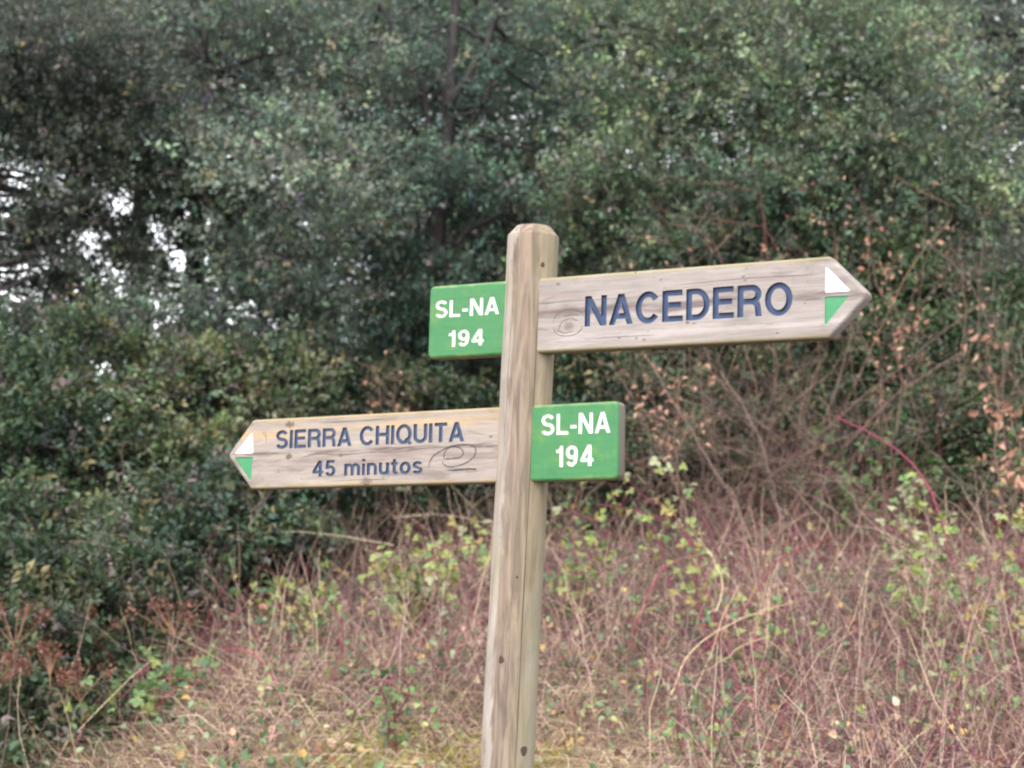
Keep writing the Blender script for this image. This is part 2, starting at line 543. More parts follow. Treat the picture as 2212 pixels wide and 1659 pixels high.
def glyph_loops(ch, hw=h):
    """Closed outlines of one letter at cap height 1: list of (loop, is_hole)."""
    wd, strokes = GLYPH[ch]
    st = 0.0135
    xs = np.arange(-0.16, wd + 0.18, st)
    ys = np.arange(-0.2, 1.2, st)
    X, Y = np.meshgrid(xs, ys)
    D = np.full(X.shape, 9.0)
    for s in strokes:
        p = np.array(s, float)
        dm = np.full(X.shape, 9.0)
        for a, b in zip(p[:-1], p[1:]):
            ab = b - a
            L2 = max(ab @ ab, 1e-12)
            t = np.clip(((X - a[0]) * ab[0] + (Y - a[1]) * ab[1]) / L2, 0, 1)
            dm = np.minimum(dm, np.hypot(X - a[0] - t * ab[0], Y - a[1] - t * ab[1]))
        dm = dm - hw
        if np.linalg.norm(p[0] - p[-1]) > 1e-6:
            for e, q in ((p[0], p[1]), (p[-1], p[-2])):
                u = (q - e) / np.linalg.norm(q - e)
                cut = -((X - e[0]) * u[0] + (Y - e[1]) * u[1])
                near = np.hypot(X - e[0], Y - e[1]) < 2 * hw
                dm = np.where(near, np.maximum(dm, cut), dm)
        D = np.minimum(D, dm)
    if ch in 'NAR':
        D = np.maximum(D, np.maximum(-Y, Y - 1))
    D = D + 1e-5
    # marching squares
    seg = {}
    ny_, nx_ = D.shape

    def ip(i0, j0, i1, j1):
        a, b = D[j0, i0], D[j1, i1]
        t = a / (a - b)
        return (xs[i0] + (xs[i1] - xs[i0]) * t, ys[j0] + (ys[j1] - ys[j0]) * t)
    E = {0: lambda i, j: ((i, j), (i + 1, j)), 1: lambda i, j: ((i + 1, j), (i + 1, j + 1)),
         2: lambda i, j: ((i, j + 1), (i + 1, j + 1)), 3: lambda i, j: ((i, j), (i, j + 1))}
    TAB = {1: [(3, 0)], 2: [(0, 1)], 3: [(3, 1)], 4: [(1, 2)], 5: [(3, 2), (1, 0)], 6: [(0, 2)], 7: [(3, 2)], 8: [(2, 3)],
           9: [(2, 0)], 10: [(0, 3), (2, 1)], 11: [(2, 1)], 12: [(1, 3)], 13: [(1, 0)], 14: [(0, 3)]}
    inside = D < 0
    nxt = {}
    for j in range(ny_ - 1):
        for i in range(nx_ - 1):
            c = int(inside[j, i]) + 2 * int(inside[j, i + 1]) + 4 * int(inside[j + 1, i + 1]) + 8 * int(inside[j + 1, i])
            for (a, b) in TAB.get(c, ()):
                nxt[E[a](i, j)] = E[b](i, j)
    loops = []
    while nxt:
        k0 = next(iter(nxt))
        k, lp = k0, []
        while k in nxt:
            lp.append(k)
            k = nxt.pop(k)
        loops.append([ip(a[0], a[1], b[0], b[1]) for a, b in lp])
    out = []
    for lp in loops:
        q = simplify(np.array(lp), 0.0028)
        if len(q) < 3:
            continue
        area = 0.5 * np.sum(q[:, 0] * np.roll(q[:, 1], -1) - q[:, 1] * np.roll(q[:, 0], -1))
        if abs(area) < 0.002:
            continue
        out.append([q, area])
    sgn = math.copysign(1, max(out, key=lambda v: abs(v[1]))[1])
    return [(q if sgn > 0 else q[::-1], a * sgn < 0) for q, a in out]


def simplify(p, tol):
    n = len(p)
    keep = np.zeros(n, bool)
    i0 = 0
    i1 = int(np.argmax(np.linalg.norm(p - p[0], axis=1)))
    keep[[i0, i1]] = True

    def rec(a, b):
        ids = [(k % n) for k in range(a + 1, b)]
        if not ids:
            return
        A, B = p[a % n], p[b % n]
        ab = B - A
        L = np.linalg.norm(ab) + 1e-12
        q = p[ids] - A
        d_ = np.abs(q[:, 0] * ab[1] - q[:, 1] * ab[0]) / L
        k = int(np.argmax(d_))
        if d_[k] > tol:
            keep[ids[k]] = True
            rec(a, a + 1 + k)
            rec(a + 1 + k, b)
    rec(i0, i1)
    rec(i1, i0 + n)
    return p[keep]


_gl = {}


def text_loops(txt, u0, z0, width, cap, gap=0.11, space=0.3, hw=h):
    """Loops of each letter placed so that the line is `width` long, base at z0."""
    adv, x = [], 0.0
    for ch in txt:
        if ch == ' ':
            x += space
            continue
        adv.append((ch, x))
        x += GLYPH[ch][0] + gap
    x -= gap
    sx = width / x
    res = []
    for ch, off in adv:
        if (ch, hw) not in _gl:
            _gl[ch, hw] = glyph_loops(ch, hw)
        res.append([(np.stack([u0 + (off + q[:, 0]) * sx, z0 + q[:, 1] * cap], -1), hole) for q, hole in _gl[ch, hw]])
    return res


def fillet(poly, r, n=5):
    """Convex polygon (counter-clockwise) with rounded corners, n points each."""
    out = []
    m = len(poly)
    for i in range(m):
        a, b, c = np.array(poly[i - 1]), np.array(poly[i]), np.array(poly[(i + 1) % m])
        u, v = (a - b) / np.linalg.norm(a - b), (c - b) / np.linalg.norm(c - b)
        ang = math.acos(np.clip(u @ v, -1, 1))
        t = r / math.tan(ang / 2)
        bis = (u + v) / np.linalg.norm(u + v)
        cen = b + bis * r / math.sin(ang / 2)
        p0, p1 = b + u * t, b + v * t
        a0 = math.atan2(*(p0 - cen)[::-1])
        a1 = math.atan2(*(p1 - cen)[::-1])
        da = (a1 - a0 + math.pi) % (2 * math.pi) - math.pi
        for k in range(n):
            w = a0 + da * k / (n - 1)
            out.append(cen + r * np.array([math.cos(w), math.sin(w)]))
    return np.array(out)


def inset(poly, d_):
    m = len(poly)
    L = []
    for i in range(m):
        a, b = np.array(poly[i], float), np.array(poly[(i + 1) % m], float)
        t = (b - a) / np.linalg.norm(b - a)
        nrm = np.array([-t[1], t[0]])
        L.append((a + nrm * d_, t))
    out = []
    for i in range(m):
        (p, t), (q, s) = L[i - 1], L[i]
        k = np.linalg.solve(np.array([[t[0], -s[0]], [t[1], -s[1]]]), q - p)[0]
        out.append(p + t * k)
    return out


def tess(loops):
    """Triangles of an outline with holes: (points, tris) facing -y when mapped to (u, v, z)."""
    vl = [[Vector((p[0], p[1], 0)) for p in lp] for lp in loops]
    tris = tessellate_polygon(vl)
    pts = np.vstack(loops)
    out = []
    for t in tris:
        a, b, c = pts[t[0]], pts[t[1]], pts[t[2]]
        ar = (b[0] - a[0]) * (c[1] - a[1]) - (b[1] - a[1]) * (c[0] - a[0])
        if abs(ar) < 1e-12:
            continue
        out.append(t if ar > 0 else (t[0], t[2], t[1]))
    return pts, out


def board_mesh(name, poly, bev, holes_letters, mats, rough=0.0006):
    """A plank with rounded edges; carved shapes leave openings in its front face."""
    rc = bev + 0.004
    verts, faces = [], []
    rings = []
    prof = [(bev, 0.0), (bev * 0.55, bev * 0.10), (bev * 0.2, bev * 0.38), (0.0, bev)]
    full = [(i, VF + dv) for i, dv in prof] + [(i, VB - dv) for i, dv in prof[::-1]]
    for i, v in full:
        pl = fillet(inset(poly, i), max(rc - i, 0.002))
        rings.append(len(verts))
        for p in pl:
            verts.append((p[0], v, p[1]))
    n = len(fillet(poly, rc))
    outer = np.array([(v[0], v[2]) for v in verts[:n]])
    for a, b in zip(rings[:-1], rings[1:]):
        for k in range(n):
            k2 = (k + 1) % n
            faces.append((a + k, b + k, b + k2, a + k2))
    nsmooth = len(faces)
    faces.append(tuple(rings[-1] + k for k in range(n))[::1])
    nb = len(faces)
    # front face with openings
    outs = [q for letter in holes_letters for q, hole in letter if not hole]
    pts, tr = tess([outer] + [o[::-1] for o in outs])
    off = len(verts)
    verts += [(p[0], VF, p[1]) for p in pts]
    faces += [tuple(off + i for i in t) for t in tr]
    for letter in holes_letters:            # islands inside O, A, D, R ...
        for q, hole in letter:
            if hole:
                pts, tr = tess([q])
                off = len(verts)
                verts += [(p[0], VF, p[1]) for p in pts]
                faces += [tuple(off + i for i in t) for t in tr]
    me = bpy.data.meshes.new(name)
    me.from_pydata([tuple(map(float, v)) for v in verts], [], faces)
    me.validate()
    for i, p in enumerate(me.polygons):
        p.use_smooth = i < nsmooth
    me.materials.append(mats)
    bm = bmesh.new()
    bm.from_mesh(me)
    bmesh.ops.remove_doubles(bm, verts=bm.verts, dist=1e-6)
    bmesh.ops.recalc_face_normals(bm, faces=[f for f in bm.faces])
    bm.to_mesh(me)
    bm.free()
    return me


def carved_mesh(name, letter, depth, mat):
    """Painted recess: floor and side walls of one carved letter."""
    verts, faces = [], []
    loops = [q for q, hole in letter if not hole]
    holes = [q for q, hole in letter if hole]
    groups = [[q] for q in loops]
    for hq in holes:
        c = hq.mean(0)
        gbest = min(groups, key=lambda G: np.min(np.linalg.norm(G[0] - c, axis=1)) if True else 0)
        gbest.append(hq)
    for G in groups:
        pts, tr = tess([G[0]] + [q for q in G[1:]])
        off = len(verts)
        verts += [(p[0], VF + depth, p[1]) for p in pts]
        faces += [tuple(off + i for i in t) for t in tr]
    for q in loops + holes:
        off = len(verts)
        m = len(q)
        verts += [(p[0], VF, p[1]) for p in q] + [(p[0], VF + depth, p[1]) for p in q]
        for k in range(m):
            k2 = (k + 1) % m
            faces.append((off + k, off + k2, off + m + k2, off + m + k))
    me = bpy.data.meshes.new(name)
    me.from_pydata([tuple(map(float, v)) for v in verts], [], faces)
    me.materials.append(mat)
    return me


def ribbon_mesh(name, lines, width, mat, lift=0.0004, taper=True):
    """Flat stroke of ink or a drying crack on the front of a plank."""
    verts, faces = [], []
    for ln in lines:
        p = smooth_line([(a, 0, b) for a, b in ln], max(6, len(ln) * 4))
        p2 = p[:, [0, 2]] + RNG.normal(0, width * 0.06, (len(p), 2))
        t = norm(np.gradient(p2, axis=0))
        nn = np.stack([-t[:, 1], t[:, 0]], -1)
        ww = width * (0.65 + 0.5 * RNG.random(len(p2)))
        if taper:
            ww *= np.clip(np.minimum(np.arange(len(p2)), np.arange(len(p2))[::-1]) / 2.0 + 0.25, 0, 1)
        off = len(verts)
        for a, b, w in zip(p2, nn, ww):
            verts += [(a[0] + b[0] * w / 2, VF - lift, a[1] + b[1] * w / 2), (a[0] - b[0] * w / 2, VF - lift, a[1] - b[1] * w / 2)]
        for k in range(len(p2) - 1):
            faces.append((off + 2 * k, off + 2 * k + 1, off + 2 * k + 3, off + 2 * k + 2))
    me = bpy.data.meshes.new(name)
    me.from_pydata([tuple(map(float, v)) for v in verts], [], faces)
    me.materials.append(mat)
    return me


# darker streaks of the timber: (height, half width, colour, strength)
BAND1 = [(0.006, 0.013, (0.11, 0.075, 0.07), 0.85), (0.04, 0.01, (0.22, 0.17, 0.16), 0.7), (-0.045, 0.012, (0.38, 0.33, 0.315), 0.6)]
BAND2 = [(-0.022, 0.02, (0.18, 0.135, 0.125), 0.85), (-0.001, 0.006, (0.08, 0.055, 0.05), 0.85), (0.045, 0.016, (0.37, 0.26, 0.14), 0.7)]
SP1 = [((0.0795, VF, 0.0589), 0.004, 0.6), ((0.4568, VF, 0.0467), 0.003, 0.6), ((0.4611, VF, 0.0405), 0.003, 0.5), ((0.3489, VF, -0.0312), 0.0035, 0.8),
       ((0.2948, VF, 0.0526), 0.003, 0.5), ((0.3617, VF, -0.0338), 0.0025, 0.6), ((0.5224, VF, -0.0591), 0.003, 0.6), ((0.262, VF, -0.0584), 0.0035, 0.6),
       ((0.2466, VF, -0.0544), 0.003, 0.6), ((0.5736, VF, -0.0092), 0.0022, 0.7), ((0.105, VF, -0.024), 0.011, 0.45), ((0.2114, VF, -0.0527), 0.003, 0.5)]
SP2 = [((-0.5367, VF, 0.0597), 0.010, 0.75), ((-0.5355, VF, -0.0075), 0.008, 0.8), ((-0.0532, VF, 0.0161), 0.0035, 0.7), ((-0.2416, VF, 0.0223), 0.003, 0.6),
       ((-0.1285, VF, 0.0247), 0.003, 0.7), ((-0.3404, VF, -0.0641), 0.012, 0.6), ((-0.4052, VF, -0.0088), 0.005, 0.5)]
M_B1 = wood_mat('weathered_pine', 0, (0.258, 0.224, 0.204), (0.13, 0.11, 0.10), (0.38, 0.335, 0.315), (0.225, 0.185, 0.085), SP1, HALF, 0.75, BAND1)
M_B2 = wood_mat('weathered_pine_warm', 0, (0.27, 0.228, 0.198), (0.145, 0.115, 0.10), (0.39, 0.325, 0.255), (0.27, 0.20, 0.09), SP2, HALF, 0.75, BAND2)
M_GREEN = paint_mat('green_paint', (0.026, 0.145, 0.042), (0.085, 0.18, 0.04), HALF, 0.8)
M_GREENTRI = paint_mat('green_arrow_paint', (0.03, 0.19, 0.075), (0.07, 0.20, 0.08))
M_BLUE = paint_mat('blue_paint', (0.013, 0.034, 0.092), (0.03, 0.052, 0.11), grainy=0.35)
M_BLUE2 = paint_mat('worn_blue_paint', (0.021, 0.040, 0.092), (0.065, 0.075, 0.11), grainy=0.4, amt=0.8)
M_WHITE = paint_mat('white_paint', (0.74, 0.72, 0.69), (0.56, 0.54, 0.45), grainy=0.06, amt=0.3)
M_INK = plain('black_marker', (0.05, 0.045, 0.05), 0.6)
M_FAINT = plain('faded_stamp_ink', (0.10, 0.08, 0.075), 0.8)
M_CRACK = plain('crack_shadow', (0.09, 0.065, 0.05), 0.9)


def add_board(zc, tilt, name, poly, bev, mat, letters, depth, label):
    """letters: list of (name, loops, material)."""
    mw = plank_matrix(zc, tilt)
    o = link(name, board_mesh(name, poly, bev, [l for _, l, _ in letters], mat))
    put(o, mw)
    o['label'] = label
    for nm, lp, mt in letters:
        c = link(nm, carved_mesh(nm, lp, depth if nm == 'letter' else 0.0016, mt), o)
    return o


def tri(a, b, c):
    q = np.array([a, b, c], float)
    ar = (q[1, 0] - q[0, 0]) * (q[2, 1] - q[0, 1]) - (q[1, 1] - q[0, 1]) * (q[2, 0] - q[0, 0])
    q = q if ar > 0 else q[::-1]
    return [(fillet(q, 0.0016, 3), False)]


# upper plank: NACEDERO to the right, green panel on its other end
L = [('letter', lp, M_BLUE) for lp in text_loops('NACEDERO', 0.1385, -0.0272, 0.4115, 0.0582, hw=0.092)]
L += [('arrow_mark', tri((0.6108, 0.0575), (0.6108, 0.0086), (0.657, 0.0082)), M_WHITE), ('arrow_mark', tri((0.6104, 0.0010), (0.6100, -0.0515), (0.654, 0.0)), M_GREENTRI)]
b1 = add_board(Z1, T1, 'arrow_board', [(0.018, -HALF), (0.618, -HALF), (0.690, 0.0), (0.618, HALF), (0.018, HALF)], 0.006, M_B1, L, 0.0058,
               'upper pale grey arrow board pointing right, carved NACEDERO in blue')
st = link('stamp_mark', ribbon_mesh('stamp_mark', [[(0.0699, -0.0158), (0.0784, 0.0002), (0.101, 0.0084), (0.1263, 0.0036), (0.1340, -0.0074)],
          [(0.0703, -0.0241), (0.0802, -0.039), (0.1033, -0.0431), (0.1258, -0.0373), (0.1345, -0.0238)], [(0.0774, -0.0286), (0.0939, -0.0369), (0.1166, -0.0348)],
          [(0.0924, -0.0047), (0.1152, -0.0027), (0.1266, -0.0046)], [(0.0823, -0.035), (0.0884, -0.0168), (0.1064, -0.0096), (0.1248, -0.0156)]], 0.0015, M_FAINT), b1)
link('crack', ribbon_mesh('crack', [[(0.02, 0.021), (0.09, 0.024), (0.17, 0.0235), (0.24, 0.0215)], [(0.32, 0.0405), (0.42, 0.043), (0.5, 0.0435), (0.6, 0.041)],
     [(0.555, -0.001), (0.58, -0.003), (0.605, -0.0025)], [(0.14, -0.052), (0.2, -0.05), (0.29, -0.051)]], 0.0007, M_CRACK), b1)
L = [('letter', lp, M_WHITE) for lp in text_loops('SL-NA', -0.1966, 0.0085, 0.146, 0.0352, hw=0.081) + text_loops('194', -0.1640, -0.0515, 0.0815, 0.0335, 0.15, hw=0.081)]
add_board(Z1, T1, 'end_panel', [(-0.2112, -HALF), (-0.026, -HALF), (-0.026, HALF), (-0.2112, HALF)], 0.006, M_GREEN, L, 0.0022,
          'upper green end panel carved SL-NA 194 in white, left of the post')
# lower plank: SIERRA CHIQUITA to the left, green panel to the right
L = [('letter', lp, M_BLUE2) for lp in text_loops('SIERRA CHIQUITA', -0.5701, 0.0092, 0.4563, 0.0385, 0.10, 0.36, hw=0.093)]
L += [('letter', lp, M_BLUE2) for lp in text_loops('45 minutos', -0.4740, -0.0510, 0.2660, 0.0328, 0.11, 0.42, hw=0.093)]
L += [('arrow_mark', tri((-0.6322, 0.0495), (-0.6290, 0.0028), (-0.6785, 0.0034)), M_WHITE), ('arrow_mark', tri((-0.6775, -0.0048), (-0.6290, -0.0052), (-0.6322, -0.0555)), M_GREENTRI)]
b2 = add_board(Z2, T2, 'arrow_board', [(-0.6960, 0.0), (-0.632, -HALF), (-0.018, -HALF), (-0.018, HALF), (-0.632, HALF)], 0.005, M_B2, L, 0.0034,
               'lower tan arrow board pointing left, carved SIERRA CHIQUITA 45 minutos')
link('graffiti', ribbon_mesh('graffiti', [
    [(-0.1933, -0.0398), (-0.1902, -0.0272), (-0.1807, -0.0159), (-0.163, -0.0068), (-0.1431, -0.0005), (-0.1252, -0.0023), (-0.1147, -0.0103), (-0.117, -0.019), (-0.1288, -0.0233), (-0.1579, -0.0239)],
    [(-0.1588, -0.0239), (-0.1574, -0.0128), (-0.1475, -0.0015), (-0.1276, 0.0028), (-0.1054, 0.0028), (-0.0898, -0.0024), (-0.086, -0.0113), (-0.0921, -0.0236), (-0.1085, -0.0334), (-0.1304, -0.0393), (-0.1483, -0.0395), (-0.1597, -0.0338), (-0.1623, -0.0261)],
    [(-0.1503, -0.046), (-0.1301, -0.0473), (-0.1058, -0.0457), (-0.0838, -0.0452)], [(-0.1059, -0.0438), (-0.0837, -0.0474)], [(-0.14, -0.0462), (-0.11, -0.0448), (-0.085, -0.0462)]], 0.0024, M_INK), b2)
link('crack', ribbon_mesh('crack', [[(-0.5029, -0.0109), (-0.4638, -0.0041), (-0.4052, -0.0076), (-0.3479, -0.0054), (-0.2915, -0.0045), (-0.2453, 0.0018), (-0.1996, 0.0029), (-0.1679, 0.0018)],
     [(-0.3007, -0.007), (-0.2542, -0.0057), (-0.2085, -0.0014), (-0.1543, -0.0002), (-0.101, 0.0018), (-0.0485, 0.0046)], [(-0.5995, 0.0508), (-0.5943, 0.0238)], [(-0.6045, 0.0489), (-0.6014, 0.0397)],
     [(-0.46, 0.0602), (-0.38, 0.0595), (-0.3, 0.061)], [(-0.5618, -0.0303), (-0.5601, -0.0426)], [(-0.43, -0.0615), (-0.36, -0.06), (-0.29, -0.0612)]], 0.0012, M_CRACK), b2)
L = [('letter', lp, M_WHITE) for lp in text_loops('SL-NA', 0.0567, 0.0146, 0.1456, 0.0402, hw=0.081) + text_loops('194', 0.0885, -0.0465, 0.0795, 0.0405, 0.15, hw=0.081)]
add_board(Z2, T2, 'end_panel', [(0.018, -HALF), (0.2195, -HALF), (0.2195, HALF), (0.018, HALF)], 0.006, M_GREEN, L, 0.0022,
          'lower green end panel carved SL-NA 194 in white, right of the post')

# post: round section with a housing groove on the side where the planks pass through
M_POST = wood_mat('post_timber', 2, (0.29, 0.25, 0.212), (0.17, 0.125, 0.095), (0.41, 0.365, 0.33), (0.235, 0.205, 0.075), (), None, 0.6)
nt_ = M_POST.node_tree                   # brown streaky colour mixed in along one side
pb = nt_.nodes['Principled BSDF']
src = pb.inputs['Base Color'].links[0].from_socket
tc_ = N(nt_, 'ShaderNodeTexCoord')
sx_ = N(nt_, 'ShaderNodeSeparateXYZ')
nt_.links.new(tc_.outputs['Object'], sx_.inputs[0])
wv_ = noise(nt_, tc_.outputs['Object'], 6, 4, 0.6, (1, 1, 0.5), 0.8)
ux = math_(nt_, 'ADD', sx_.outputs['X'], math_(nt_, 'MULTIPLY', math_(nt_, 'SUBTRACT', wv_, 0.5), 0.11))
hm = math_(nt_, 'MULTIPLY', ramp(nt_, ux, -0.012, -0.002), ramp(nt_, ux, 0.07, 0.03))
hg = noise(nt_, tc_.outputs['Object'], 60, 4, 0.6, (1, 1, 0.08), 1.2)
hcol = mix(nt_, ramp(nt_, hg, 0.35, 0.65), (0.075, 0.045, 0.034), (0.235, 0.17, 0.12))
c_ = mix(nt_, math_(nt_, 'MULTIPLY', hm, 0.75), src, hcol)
gr_ = ramp(nt_, math_(nt_, 'ADD', sx_.outputs['X'], math_(nt_, 'MULTIPLY', noise(nt_, tc_.outputs['Object'], 20, 3, 0.6, (1, 1, 0.3)), 0.02)), 0.022, 0.056)
c_ = mix(nt_, math_(nt_, 'MULTIPLY', gr_, 0.32), c_, (0.22, 0.20, 0.09))
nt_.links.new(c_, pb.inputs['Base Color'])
prof = []
PR = 0.0505
for k in range(56):
    a = 2 * math.pi * k / 56
    u, v = PR * math.cos(a), PR * math.sin(a)
    prof.append((u, v))
z0, z1 = post_base_z - 0.35, 2.2615
zs = list(np.linspace(z0, z1 - 0.0215, 70)) + [z1 - 0.0205, z1 - 0.019, z1 - 0.002, z1 - 0.0004]
sc_ = [1.0] * 70 + [0.997, 0.985, 0.70, 0.67]
V, F = [], []
n = len(prof)
for z, s in zip(zs, sc_):
    for (u, v) in prof:
        w = 1 + 0.012 * math.sin(7 * z + 3 * math.atan2(v, u)) + 0.008 * math.sin(19 * z + 1.3)
        u, v = u * s * w, v * s * w
        V.append((u, v, z - z0))
for i in range(len(zs) - 1):
    for k in range(n):
        F.append((i * n + k, i * n + (k + 1) % n, (i + 1) * n + (k + 1) % n, (i + 1) * n + k))
F.append(tuple((len(zs) - 1) * n + k for k in range(n)))
me = bpy.data.meshes.new('post')
me.from_pydata(V, [], F)
for p_ in me.polygons:
    p_.use_smooth = p_.index < 69 * n
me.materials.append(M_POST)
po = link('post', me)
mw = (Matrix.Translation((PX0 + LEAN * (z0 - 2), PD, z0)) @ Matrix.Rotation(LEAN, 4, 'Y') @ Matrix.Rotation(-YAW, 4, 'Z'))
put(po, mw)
# drying cracks along the post
pinv = mw.inverted()


def post_front(ang, z, r_):
    return (r_ * math.cos(ang), r_ * math.sin(ang), z)


cv, cf = [], []
for (a0, za, zb, wd_) in ((-0.80, 0.25, 1.0, 0.0030), (-0.78, 0.9, 1.62, 0.0028), (-0.76, 1.45, 2.0, 0.0026), (-2.1, 0.35, 0.95, 0.0011), (-1.75, 0.9, 1.5, 0.0013), (-2.5, 1.2, 1.75, 0.001), (-1.5, 0.3, 0.7, 0.0012), (-1.9, 1.62, 2.02, 0.0014), (-1.25, 1.1, 1.4, 0.001), (-2.2, 1.9, 2.08, 0.0012), (-1.65, 2.0, 2.1, 0.001)):
    a, zz_ = a0, np.linspace(za, zb, 14)
    off = len(cv)
    for i, z in enumerate(zz_):
        a += random.uniform(-0.018, 0.03) * (0.15 if a0 > -1 else 1.0)
        wg = 1 + 0.012 * math.sin(7 * (z + z0) + 3 * a) + 0.008 * math.sin(19 * (z + z0) + 1.3)
        w2 = wd_ / PR * min(1, i / 3 + 0.1, (13 - i) / 3 + 0.1) * random.uniform(0.5, 1.1)
        cv += [post_front(a - w2 / 2, z, PR * wg + 0.0002), post_front(a + w2 / 2, z, PR * wg + 0.0002)]
    for i in range(13):
        cf.append((off + 2 * i, off + 2 * i + 1, off + 2 * i + 3, off + 2 * i + 2))
cm = bpy.data.meshes.new('crack')
cm.from_pydata(cv, [], cf)
cm.materials.append(M_CRACK)
link('crack', cm, po)
# knots on the post
M_KNOT = plain('dark_knot', (0.06, 0.038, 0.028), 0.85, 0.5, 160)
pinv = mw.inverted()
for (px, py, rk, rz) in ((1083, 1425, 0.0072, 0.0095), (1131, 1622, 0.011, 0.016), (1172, 572, 0.006, 0.008), (1117, 1247, 0.004, 0.005)):
    w = at(px, py, PD)
    # foot of that view ray on the post's round face
    o3 = Vector((0, 0, EYE))
    dr = (Vector(w) - o3).normalized()
    lo, ld = pinv @ o3, (pinv.to_3x3() @ dr)
    A = ld.x ** 2 + ld.y ** 2
    B = 2 * (lo.x * ld.x + lo.y * ld.y)
    C = lo.x ** 2 + lo.y ** 2 - (PR - 0.0012) ** 2
    t = (-B - math.sqrt(max(B * B - 4 * A * C, 0))) / (2 * A)
    q = lo + ld * t
    nr = Vector((q.x, q.y, 0)).normalized()
    tg = Vector((-nr.y, nr.x, 0))
    ring = []
    vs = [tuple(q + nr * 0.0018)]
    for lev, hgt in ((0.55, 0.0019), (1.0, -0.0006)):
        for k in range(14):
            a = 2 * math.pi * k / 14
            rr = lev * (1 + 0.08 * math.sin(3 * a + px))
            vs.append(tuple(q + tg * (math.cos(a) * rk * rr) + Vector((0, 0, math.sin(a) * rz * rr)) + nr * hgt))
    fs = [(0, 1 + k, 1 + (k + 1) % 14) for k in range(14)] + [(1 + k, 15 + k, 15 + (k + 1) % 14, 1 + (k + 1) % 14) for k in range(14)]
    km = bpy.data.meshes.new('knot')
    km.from_pydata(vs, [], fs)
    km.materials.append(M_KNOT)
    link('knot', km, po)

# ------------------------------------------------------------------ foliage
def leaf_batch(pos, axis, nrm, ln, wd, tint, fold=0.25, lobes6=False):
    """Folded leaves; 4 (or 6) points each."""
    pos, axis, nrm = np.asarray(pos), norm(np.asarray(axis)), np.asarray(nrm)
    side = norm(np.cross(axis, nrm))
    nn = np.cross(side, axis)
    ln, wd = np.asarray(ln)[:, None], np.asarray(wd)[:, None]
    n = len(pos)
    if not lobes6:
        P = np.stack([pos, pos + axis * ln * 0.48 + side * wd * 0.5 + nn * wd * fold, pos + axis * ln - nn * wd * fold * 0.5,
                      pos + axis * ln * 0.48 - side * wd * 0.5 + nn * wd * fold], 1)
        base = np.arange(n)[:, None] * 4
        F = np.concatenate([base + [[0, 1, 2]], base + [[0, 2, 3]]], 0)
        k = 4
    else:
        P = np.stack([pos, pos + axis * ln * 0.28 + side * wd * 0.46 + nn * wd * fold, pos + axis * ln * 0.68 + side * wd * 0.38 + nn * wd * fold * 0.8,
                      pos + axis * ln - nn * wd * fold * 0.6, pos + axis * ln * 0.68 - side * wd * 0.38 + nn * wd * fold * 0.8,
                      pos + axis * ln * 0.28 - side * wd * 0.46 + nn * wd * fold], 1)
        base = np.arange(n)[:, None] * 6
        F = np.concatenate([base + [[0, 1, 2]], base + [[0, 2, 3]], base + [[0, 3, 4]], base + [[0, 4, 5]]], 0)
        k = 6
    return P.reshape(-1, 3), F, np.repeat(tint, k, axis=0)


def rand_dir(n):
    return norm(RNG.normal(0, 1, (n, 3)))


def spray_leaves(org, dirs, per, spray_len, ln, wd, cols, droop=0.0):
    """Leaves set along short shoots. cols (n,3) is each shoot's own leaf colour."""
    n = len(org)
    t = np.linspace(0.08, 1.0, per)[None, :, None]
    jit = RNG.normal(0, 0.012, (n, per, 3))
    P = org[:, None, :] + dirs[:, None, :] * t * spray_len[:, None, None] + jit
    ax = dirs[:, None, :] * 0.55 + rand_dir(n * per).reshape(n, per, 3) * 0.75
    ax[:, :, 2] -= droop
    up = np.array([0, -0.25, 0.9]) + RNG.normal(0, 0.25, (n, 1, 3)) + RNG.normal(0, 0.32, (n, per, 3))
    c = np.repeat(cols[:, None, :], per, 1) * np.clip(1 + RNG.normal(0, 0.14, (n, per, 1)), 0.4, 1.8)
    sz = np.clip(1 + RNG.normal(0, 0.2, n * per), 0.5, 1.6) * np.repeat(np.clip(1 + RNG.normal(0, 0.22, n), 0.6, 1.6), per)
    return leaf_batch(P.reshape(-1, 3), ax.reshape(-1, 3), up.reshape(-1, 3), ln * sz, wd * sz, np.clip(c.reshape(-1, 3), 0, 1))


def lobe_clusters(c, r, n, flat=0.8, shell=0.5):
    dd = rand_dir(n)
    rr = (shell + (1 - shell) * RNG.random(n) ** 0.6)[:, None]
    p = c + dd * rr * np.array([r, r, r * flat])
    return p, dd


